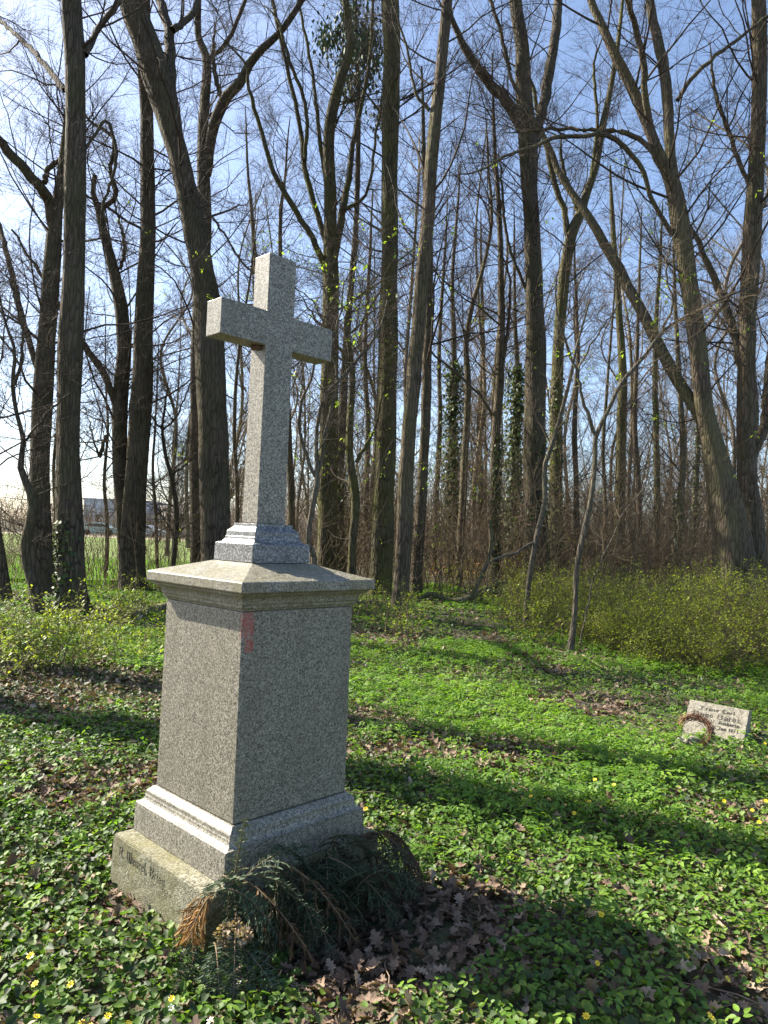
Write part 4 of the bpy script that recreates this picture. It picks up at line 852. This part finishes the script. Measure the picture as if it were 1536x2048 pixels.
def cover(name, tmpl, mat, bands, prob, hfn, sfn, tilt, lab, cat):
    Vs, Fs, Cs, n = [], [], [], 0
    for (d, Y0, Y1, sc_) in bands:
        x, y = wedge(d, Y0, Y1); k = rng.random(len(x)) < prob(x, y); x, y = x[k], y[k]
        if not len(x): continue
        V, f, v_ = put(name, tmpl, mat, x, y, hfn(x, y), sfn(len(x))*sc_, tilt, lab, cat)
        Vs.append(V); Fs.append(f+n); Cs.append(v_); n += len(V)
    V = np.concatenate(Vs); ok = V
    tag(mk(name, V, np.concatenate(Fs), mat, var=np.concatenate(Cs)), lab, cat, kind='stuff')
sm = lambda a, lo, hi: np.clip((a-lo)/(hi-lo), 0, 1)
def ivybank(x, y): return sm(np.sqrt(((x+3.2)/2.0)**2+((y-7.1)/.9)**2)+.7*(vnoise(x, y, 1.7)-.5), .75, 1.15)
def p_eld(x, y):
    lit, ivy, eld, left = masks(x, y)
    far = sm(y, 3.3, 4.6); base = sm(eld, .40, .56)
    return np.clip((base*.9+.12)*(.15+.85*far)*(1-.75*sm(lit, .56, .66)), 0, 1)*(heap_mask(x, y) > 1.05)*(1-.7*left*(y < 4.5))*ivybank(x, y)
def p_cel(x, y):
    lit, ivy, eld, left = masks(x, y); hm = heap_mask(x, y)
    near = 1-.55*sm(y, 4.2, 7)
    return np.clip((near)*(1-.85*sm(lit, .52, .62))*sm(hm, .8, 1.25), 0, 1)*ivybank(x, y)
def p_ivy(x, y):
    lit, ivy, eld, left = masks(x, y); hm = heap_mask(x, y)
    return np.clip((.12+.6*sm(ivy, .45, .6)+.35*left)*(1-.75*sm(lit, .54, .64))*sm(hm, .9, 1.2), 0, 1)*(1-.45*sm(eld, .5, .62)*(1-left))*ivybank(x, y)+.95*(1-ivybank(x, y))
def p_oak(x, y):
    lit, ivy, eld, left = masks(x, y); hm = heap_mask(x, y)
    return np.clip(.12+.12*left+.55*sm(lit, .50, .60)+1.2*(1-sm(hm, .9, 1.25)), 0, 1)
cover('leaf_litter', OAK, L_oak, [(1100, 2.0, 6, 1), (520, 6, 11, 1.1), (150, 11, 24, 1.5)], p_oak, lambda x, y: rng.uniform(.004, .04, len(x)), lambda n: rng.uniform(.04, .09, n), .5, 'brown fallen oak leaves lying between the green plants', 'leaf litter')
cover('ivy_cover', IVY, L_ivy, [(950, 2.0, 6, 1), (620, 6, 11, 1.1), (230, 11, 24, 1.6)], p_ivy, lambda x, y: rng.uniform(.02, .075, len(x)), lambda n: rng.uniform(.018, .040, n), .5, 'dark glossy ivy leaves carpeting the ground', 'ground cover')
cover('celandine_cover', HEART, L_cel, [(2700, 2.0, 6, 1), (1000, 6, 11, 1.2), (160, 11, 24, 1.6)], p_cel, lambda x, y: rng.uniform(.02, .065, len(x)), lambda n: rng.uniform(.013, .033, n), .5, 'small round shiny green leaves carpeting the foreground', 'ground cover')
cover('ground_elder_cover', ELD5, L_eld, [(380, 2.0, 6, 1), (420, 6, 11, 1.0), (130, 11, 24, 1.3)], p_eld, lambda x, y: rng.uniform(.06, .13, len(x)), lambda n: rng.uniform(.055, .11, n), .25, 'bright green compound leaves in patches over the ground', 'ground cover')
cover('ground_elder_sprouts', ELD3, L_eld, [(200, 2.0, 6, 1), (260, 6, 11, 1.0), (90, 11, 24, 1.3)], p_eld, lambda x, y: rng.uniform(.04, .10, len(x)), lambda n: rng.uniform(.05, .09, n), .3, 'young bright green three part leaves among the ground cover', 'ground cover')
# small dead twigs on the ground
x, y = wedge(9, 2.0, 12); n = len(x); P = np.empty((n, 5, 3)); a_ = rng.uniform(0, 6.28, n); L_ = rng.uniform(.08, .4, n)
P[:, 0] = np.stack([x, y, gz(x, y)+.045], 1)
for k in range(1, 5):
    a_ = a_+rng.normal(size=n)*.25; P[:, k] = P[:, k-1]+np.stack([np.cos(a_), np.sin(a_), rng.normal(size=n)*.12], 1)*(L_/4)[:, None]
k = heap_mask(x, y) > .3
tag(mk('fallen_twigs', *tubes(P[k], rng.uniform(.0013, .0035, n)[k, None]*np.linspace(1, .5, 5)[None], 4), simple('dead_twig', (.26, .19, .13), .85, (.13, .09, .06), 20)), 'small dead brown twigs strewn over the ground plants', 'twigs', kind='stuff')
# field grass blades at the wood edge
n = 26000; x = rng.uniform(-22, -4, n); y = rng.uniform(17.6, 30, n); pos = np.stack([x, y, np.full(n, .09)], 1)
k = x < -4.4-(y-18)*.16; pos = pos[k]; n = len(pos)
BL = (np.array([[-.06, 0, 0], [.06, 0, 0], [.0, 1, .05]]), np.array([[0, 1, 2]]))
V, f, v_ = scatter(*BL, pos, rng.uniform(.08, .2, n), rng.uniform(0, 6.28, n), rng.uniform(.9, 1.5, n), rng.random(n))
tag(mk('field_grass', V, f, L_grass, var=v_), 'bright green young grass of the field behind the left trunks', 'grass', kind='stuff')

# ------------------------------------------------------------------ yellow flowers
def flower_proto(petal_mat, npet, name, cat):
    t = empty(name, (0, 0, 0), '', cat)
    V, Fc = [], []
    for k in range(npet):
        a_ = k*2*math.pi/npet+random.uniform(-.08, .08); c_, s_ = math.cos(a_), math.sin(a_); b0 = len(V)
        for (r, w, z) in ((.002, .0012, 0), (.008, .0032, .003), (.0125, .0028, .004), (.016, .0, .003)):
            for sg in ((-1, 1) if w else (0,)): V.append((r*c_-sg*w*s_, r*s_+sg*w*c_, z+.05+.0006*(k % 2)))
        Fc += [[b0, b0+1, b0+3, b0+2], [b0+2, b0+3, b0+5, b0+4], [b0+4, b0+5, b0+6]]
    mk('petals', V, Fc, petal_mat, t)
    bm = bmesh.new(); bmesh.ops.create_uvsphere(bm, u_segments=10, v_segments=6, radius=.0035, matrix=Matrix.Translation((0, 0, .0525))); bmo('centre', bm, M_centre, t)
    P = np.array([[[0, 0, -.01], [.002, .001, .02], [0, 0, .051]]]); mk('stem', *tubes(P, np.full((1, 3), .0011), 5), M_stemg, t)
    return t
yproto = flower_proto(M_petal, 8, 'celandine_flower', 'flower'); wproto = flower_proto(M_white, 6, 'anemone_flower', 'flower')
FL = [(1403, 2029, 'large yellow flower lowest at bottom right'), (1175, 2033, 'yellow flower at the bottom edge, in the monument shadow'), (1438, 1956, 'yellow flower above the lowest one at bottom right'), (1364, 1918, 'yellow flower up left of the pair near the bottom right corner'), (1188, 1919, 'yellow flower in the middle of the dark monument shadow'), (1204, 1826, 'yellow flower at the upper rim of the monument shadow'),
      (70, 1900, 'yellow flower above a red brown leaf at bottom left'), (83, 1950, 'yellow flower below the one over the red brown leaf'), (153, 1942, 'single yellow flower left of the foundation block corner'), (67, 2022, 'yellow flower nearest to the bottom left corner'), (178, 2018, 'leftmost flower of the bottom cluster left of the pedestal'), (196, 2029, 'second flower of the bottom cluster left of the pedestal'), (216, 2012, 'uppermost flower of the bottom cluster left of the pedestal'), (246, 2027, 'largest rightmost flower of the bottom cluster left of the pedestal'), (3, 1903, 'yellow flower cut by the left edge'), (348, 1971, 'yellow flower below the foundation block'),
      (1530, 1610, 'yellow flower touching the right edge below the small gravestone'), (1506, 1626, 'yellow flower just below left of the right edge one'), (1448, 1603, 'yellow flower in shade below the small gravestone'), (1232, 1580, 'yellow flower at the shadow rim left below the small gravestone'), (1066, 1596, 'leftmost yellow flower of the middle shadow band'), (1148, 1627, 'lowest yellow flower of the middle shadow band'), (1178, 1608, 'yellow flower between two others in the middle shadow band'), (1518, 1648, 'lowest yellow flower at the right edge under the gravestone'), (1527, 1488, 'yellow flower right beside the small gravestone'), (1508, 1535, 'yellow flower in sun right below the small gravestone'), (1193, 1566, 'uppermost yellow flower left of the small gravestone'), (735, 1610, 'yellow flower by the right corner of the plinth')]
WF = [(474, 1940, 'white flower in front of the wreath heap'), (343, 1986, 'white flower below the foundation block front corner'), (434, 2027, 'white flower at the bottom edge left of centre')]
def place_flowers(proto, L0, grp):
    for i, (px, py, lab) in enumerate(L0):
        o = proto if i == 0 else copy_tree(proto); b = gp(px, py, .085); g = float(gz(b[0], b[1]))
        o.location = (b[0], b[1], g+.06); s_ = rng.uniform(.68, .95); o.scale = (s_, s_, s_)
        o.rotation_euler = (.55+rng.normal()*.2, rng.normal()*.25, rng.uniform(-.6, .6)); o['label'] = lab; o['group'] = grp
place_flowers(yproto, FL, 'yellow star flowers in the ground cover'); place_flowers(wproto, WF, 'white flowers in the ground cover')

# ------------------------------------------------------------------ heap of old grave greenery at the pedestal foot
def bough(P, kind, label, n=110, ln=.028, group='old boughs heaped at the pedestal foot'):
    Q = resample(np.array(P), 26); K = len(Q)
    root = empty({'fresh': 'fir_bough', 'fir': 'fir_bough', 'thuja': 'dried_bough', 'dark': 'fir_bough'}[kind], Q[0], label, 'bough', group)
    mat = {'fresh': L_yew, 'fir': L_fir, 'dark': L_fir, 'thuja': L_thuja}[kind]
    side = nrm(np.cross(Q[-1]-Q[0], np.array([0, 0, 1.])+rng.normal(size=3)*.4))
    Ps = Q[None]; Rs = np.linspace(.004, .0015, K)[None]
    # side shoots in one plane
    sh = []
    for k in range(5, K-2, 2):
        T = nrm(Q[k+1]-Q[k-1]); s_ = (1 if k % 4 == 1 else -1); L_ = (.10 if kind == 'fir' else (.035 if kind == 'fresh' else (.07 if kind == 'thuja' else .11)))*(1-.75*k/K)+.02
        d = nrm(T*.8+side*s_*.75+rng.normal(size=3)*.1); q_ = [Q[k]+d*L_*t-np.array([0, 0, (.25 if kind != 'thuja' else .7)*L_*t*t]) for t in np.linspace(0, 1, 6)]
        sh.append(q_)
    sh = np.array(sh); V, q = join([tubes(Ps, Rs, 5), tubes(sh, np.full(sh.shape[:2], .0015), 3)])
    mk('stem', V, q, M_twig2, root)
    allp = [Q]+list(sh); A_, D_ = [], []
    for pth in allp:
        L_ = np.sum(np.linalg.norm(np.diff(pth, axis=0), axis=1)); m_ = int(L_/.0034)
        t = np.linspace(0, 1, m_)*(len(pth)-1); i = np.minimum(t.astype(int), len(pth)-2); f_ = (t-i)[:, None]
        A_.append(pth[i]*(1-f_)+pth[i+1]*f_); D_.append(nrm(pth[i+1]-pth[i]))
    A_ = np.concatenate(A_); D_ = np.concatenate(D_); m_ = len(A_); sgn = np.where(np.arange(m_) % 2, 1, -1)[:, None]
    if kind == 'thuja': nd = nrm(D_*1.0+side*sgn*.35+rng.normal(size=(m_, 3))*.3-np.array([0, 0, .3])); ll = ln*1.3
    else: nd = nrm(D_*.45+side*sgn+rng.normal(size=(m_, 3))*.16+np.array([0, 0, .12])); ll = ln
    w = nrm(np.cross(nd, rng.normal(size=(m_, 3))))*.0019; lv = (ll*rng.uniform(.7, 1.1, m_))[:, None]
    V = np.stack([A_-w, A_+w, A_+nd*lv+w*.6, A_+nd*lv-w*.6], 1).reshape(-1, 3); f = np.arange(m_*4).reshape(-1, 4)
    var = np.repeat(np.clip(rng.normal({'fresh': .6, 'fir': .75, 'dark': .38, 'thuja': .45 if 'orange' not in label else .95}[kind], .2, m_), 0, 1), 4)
    tag(mk('needles', V, f, mat, root, var=var), kind='stuff')
    return root
fv = -.445*S    # front face of the foundation block (v)
def UV(u, v, z): return MW(u, v, z)
LB = ['at the front left corner of the foundation block', 'standing upright before the pedestal corner', 'sticking out left across the block corner', 'arching over the heap in the middle', 'drooping on the right end of the heap', 'lying on the oak leaves before the heap']
def arc(u0, v0, z0, u1, v1, z1, lift=.08):
    return [UV(u0+(u1-u0)*t, v0+(v1-v0)*t, z0+(z1-z0)*t+lift*4*t*(1-t)) for t in np.linspace(0, 1, 7)]
bough(arc(-.42, fv-.07, .14, -.345, fv-.05, .47, .0), 'fresh', 'upright green fir sprig standing before the pedestal corner', ln=.018)
bough(arc(-.36, fv-.06, .24, -.56, fv-.16, .30, .03), 'fir', 'fir sprig pointing left with a bare brown tip over the block corner', ln=.02)
bough(arc(-.40, fv-.10, .28, -.18, fv-.24, .13, .06), 'fir', 'blue green fir sprig bending right below the upright sprig', ln=.03)
bough(arc(-.36, fv-.08, .26, -.10, fv-.14, .33, .03), 'fir', 'long fir sprig lying across the middle of the heap, lit at its needles', ln=.026)
bough(arc(-.05, fv-.20, .10, .22, fv-.36, .14, .10), 'fir', 'grey green fir sprig arching in the middle of the heap above the leaves', ln=.03)
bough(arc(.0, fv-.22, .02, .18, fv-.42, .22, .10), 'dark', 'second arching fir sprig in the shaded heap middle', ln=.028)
bough(arc(-.46, fv-.03, .22, -.535, fv+.03, .05, .05), 'thuja', 'orange brown dried bough hanging over the left block corner', ln=.028)
bough(arc(-.46, fv-.05, .22, -.55, fv-.03, .09, .04), 'thuja', 'thin orange dried bough beside the hanging one at the left block corner', ln=.026)
bough(arc(.32, fv-.02, .22, .52, fv-.24, .02, .10), 'thuja', 'brown dried bough drooping at the right end of the heap', ln=.03)
bough(arc(.32, fv-.04, .22, .46, fv-.28, .0, .12), 'thuja', 'brown dried bough drooping beside the right end one', ln=.03)
bough(arc(.38, fv-.0, .18, .60, fv-.16, .02, .11), 'thuja', 'outermost brown dried bough on the right of the heap', ln=.03)
bough(arc(-.22, fv-.14, .30, -.02, fv-.38, .0, .05), 'thuja', 'curved brown bough in the dark middle of the heap', ln=.022)
bough(arc(-.52, fv-.14, .10, -.60, fv-.30, .02, .04), 'fir', 'small blue green fir sprig below the dried flower head', ln=.026)
bough(arc(-.50, fv-.02, .06, -.64, fv-.16, .0, .02), 'fir', 'pale fir tip at the foot of the left block corner', ln=.022)
bough(arc(-.46, fv-.16, .10, -.44, fv-.40, .02, .02), 'fir', 'fir sprig pointing at the viewer at the heap foot', ln=.022)
bough(arc(-.46, fv-.10, .26, -.30, fv-.26, .06, .05), 'fir', 'blue green fir sprig hanging left of the upright sprig foot', ln=.03)
bough(arc(-.28, fv-.05, .28, -.06, fv-.10, .22, .07), 'fir', 'fir sprig leaning on the plinth in the left part of the heap', ln=.028)
bough(arc(.05, fv-.04, .26, .26, fv-.16, .20, .06), 'fir', 'fir sprig on top of the right part of the heap', ln=.028)
for k in range(22):
    u0 = rng.uniform(-.44, .32); u1 = u0+rng.uniform(-.22, .2); h0 = rng.uniform(.12, .30)
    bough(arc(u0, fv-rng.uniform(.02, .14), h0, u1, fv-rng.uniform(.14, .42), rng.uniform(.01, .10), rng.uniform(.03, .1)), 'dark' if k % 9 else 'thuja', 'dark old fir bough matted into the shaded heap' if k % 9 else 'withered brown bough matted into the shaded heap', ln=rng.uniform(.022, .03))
# curled dry strands forming a loop
c_ = UV(.36, fv-.24, .12)
ring_bundle('withered_wreath', tuple(c_), .10, 46, simple('withered', (.10, .07, .04), .9, (.05, .035, .02), 60), R_(62), 'withered looped wreath in the right part of the heap', 'wreath', yaw=YAW, jitter=.03, rad=.0018)
# dried hydrangea head
hc = UV(-.47, fv-.19, .13); hy = empty('dried_hydrangea', hc, 'dried pale brown hydrangea flower head at the front of the heap', 'dried flower')
n = 330; d = nrm(rng.normal(size=(n, 3))); d[:, 2] *= .7
pos = hc+d*rng.uniform(.035, .058, n)[:, None]*np.array([1.25, 1, 1])
V, f, v_ = scatter(*HEART, pos, rng.uniform(.011, .02, n), rng.uniform(0, 6.28, n), rng.uniform(-1.6, 1.6, n), rng.random(n), rng.uniform(-1, 1, n))
mk('florets', V, f, L_hyd, hy, var=v_)
mk('stem', *tubes(np.array([[hc, hc+np.array([.03, .06, -.02]), hc+np.array([.05, .14, -.08])]]), np.full((1, 3), .003), 6), M_twig2, hy)
# pale stone at the left of the foundation block
sb = gp(205, 1722); tag(blob('stone', (sb[0]-.02, sb[1], -.01), .04, simple('pebble', (.14, .14, .13), .8, (.09, .09, .085), 40), squash=(1.2, 1, .8), seed=4), 'small grey rounded stone left of the foundation block', 'stone')
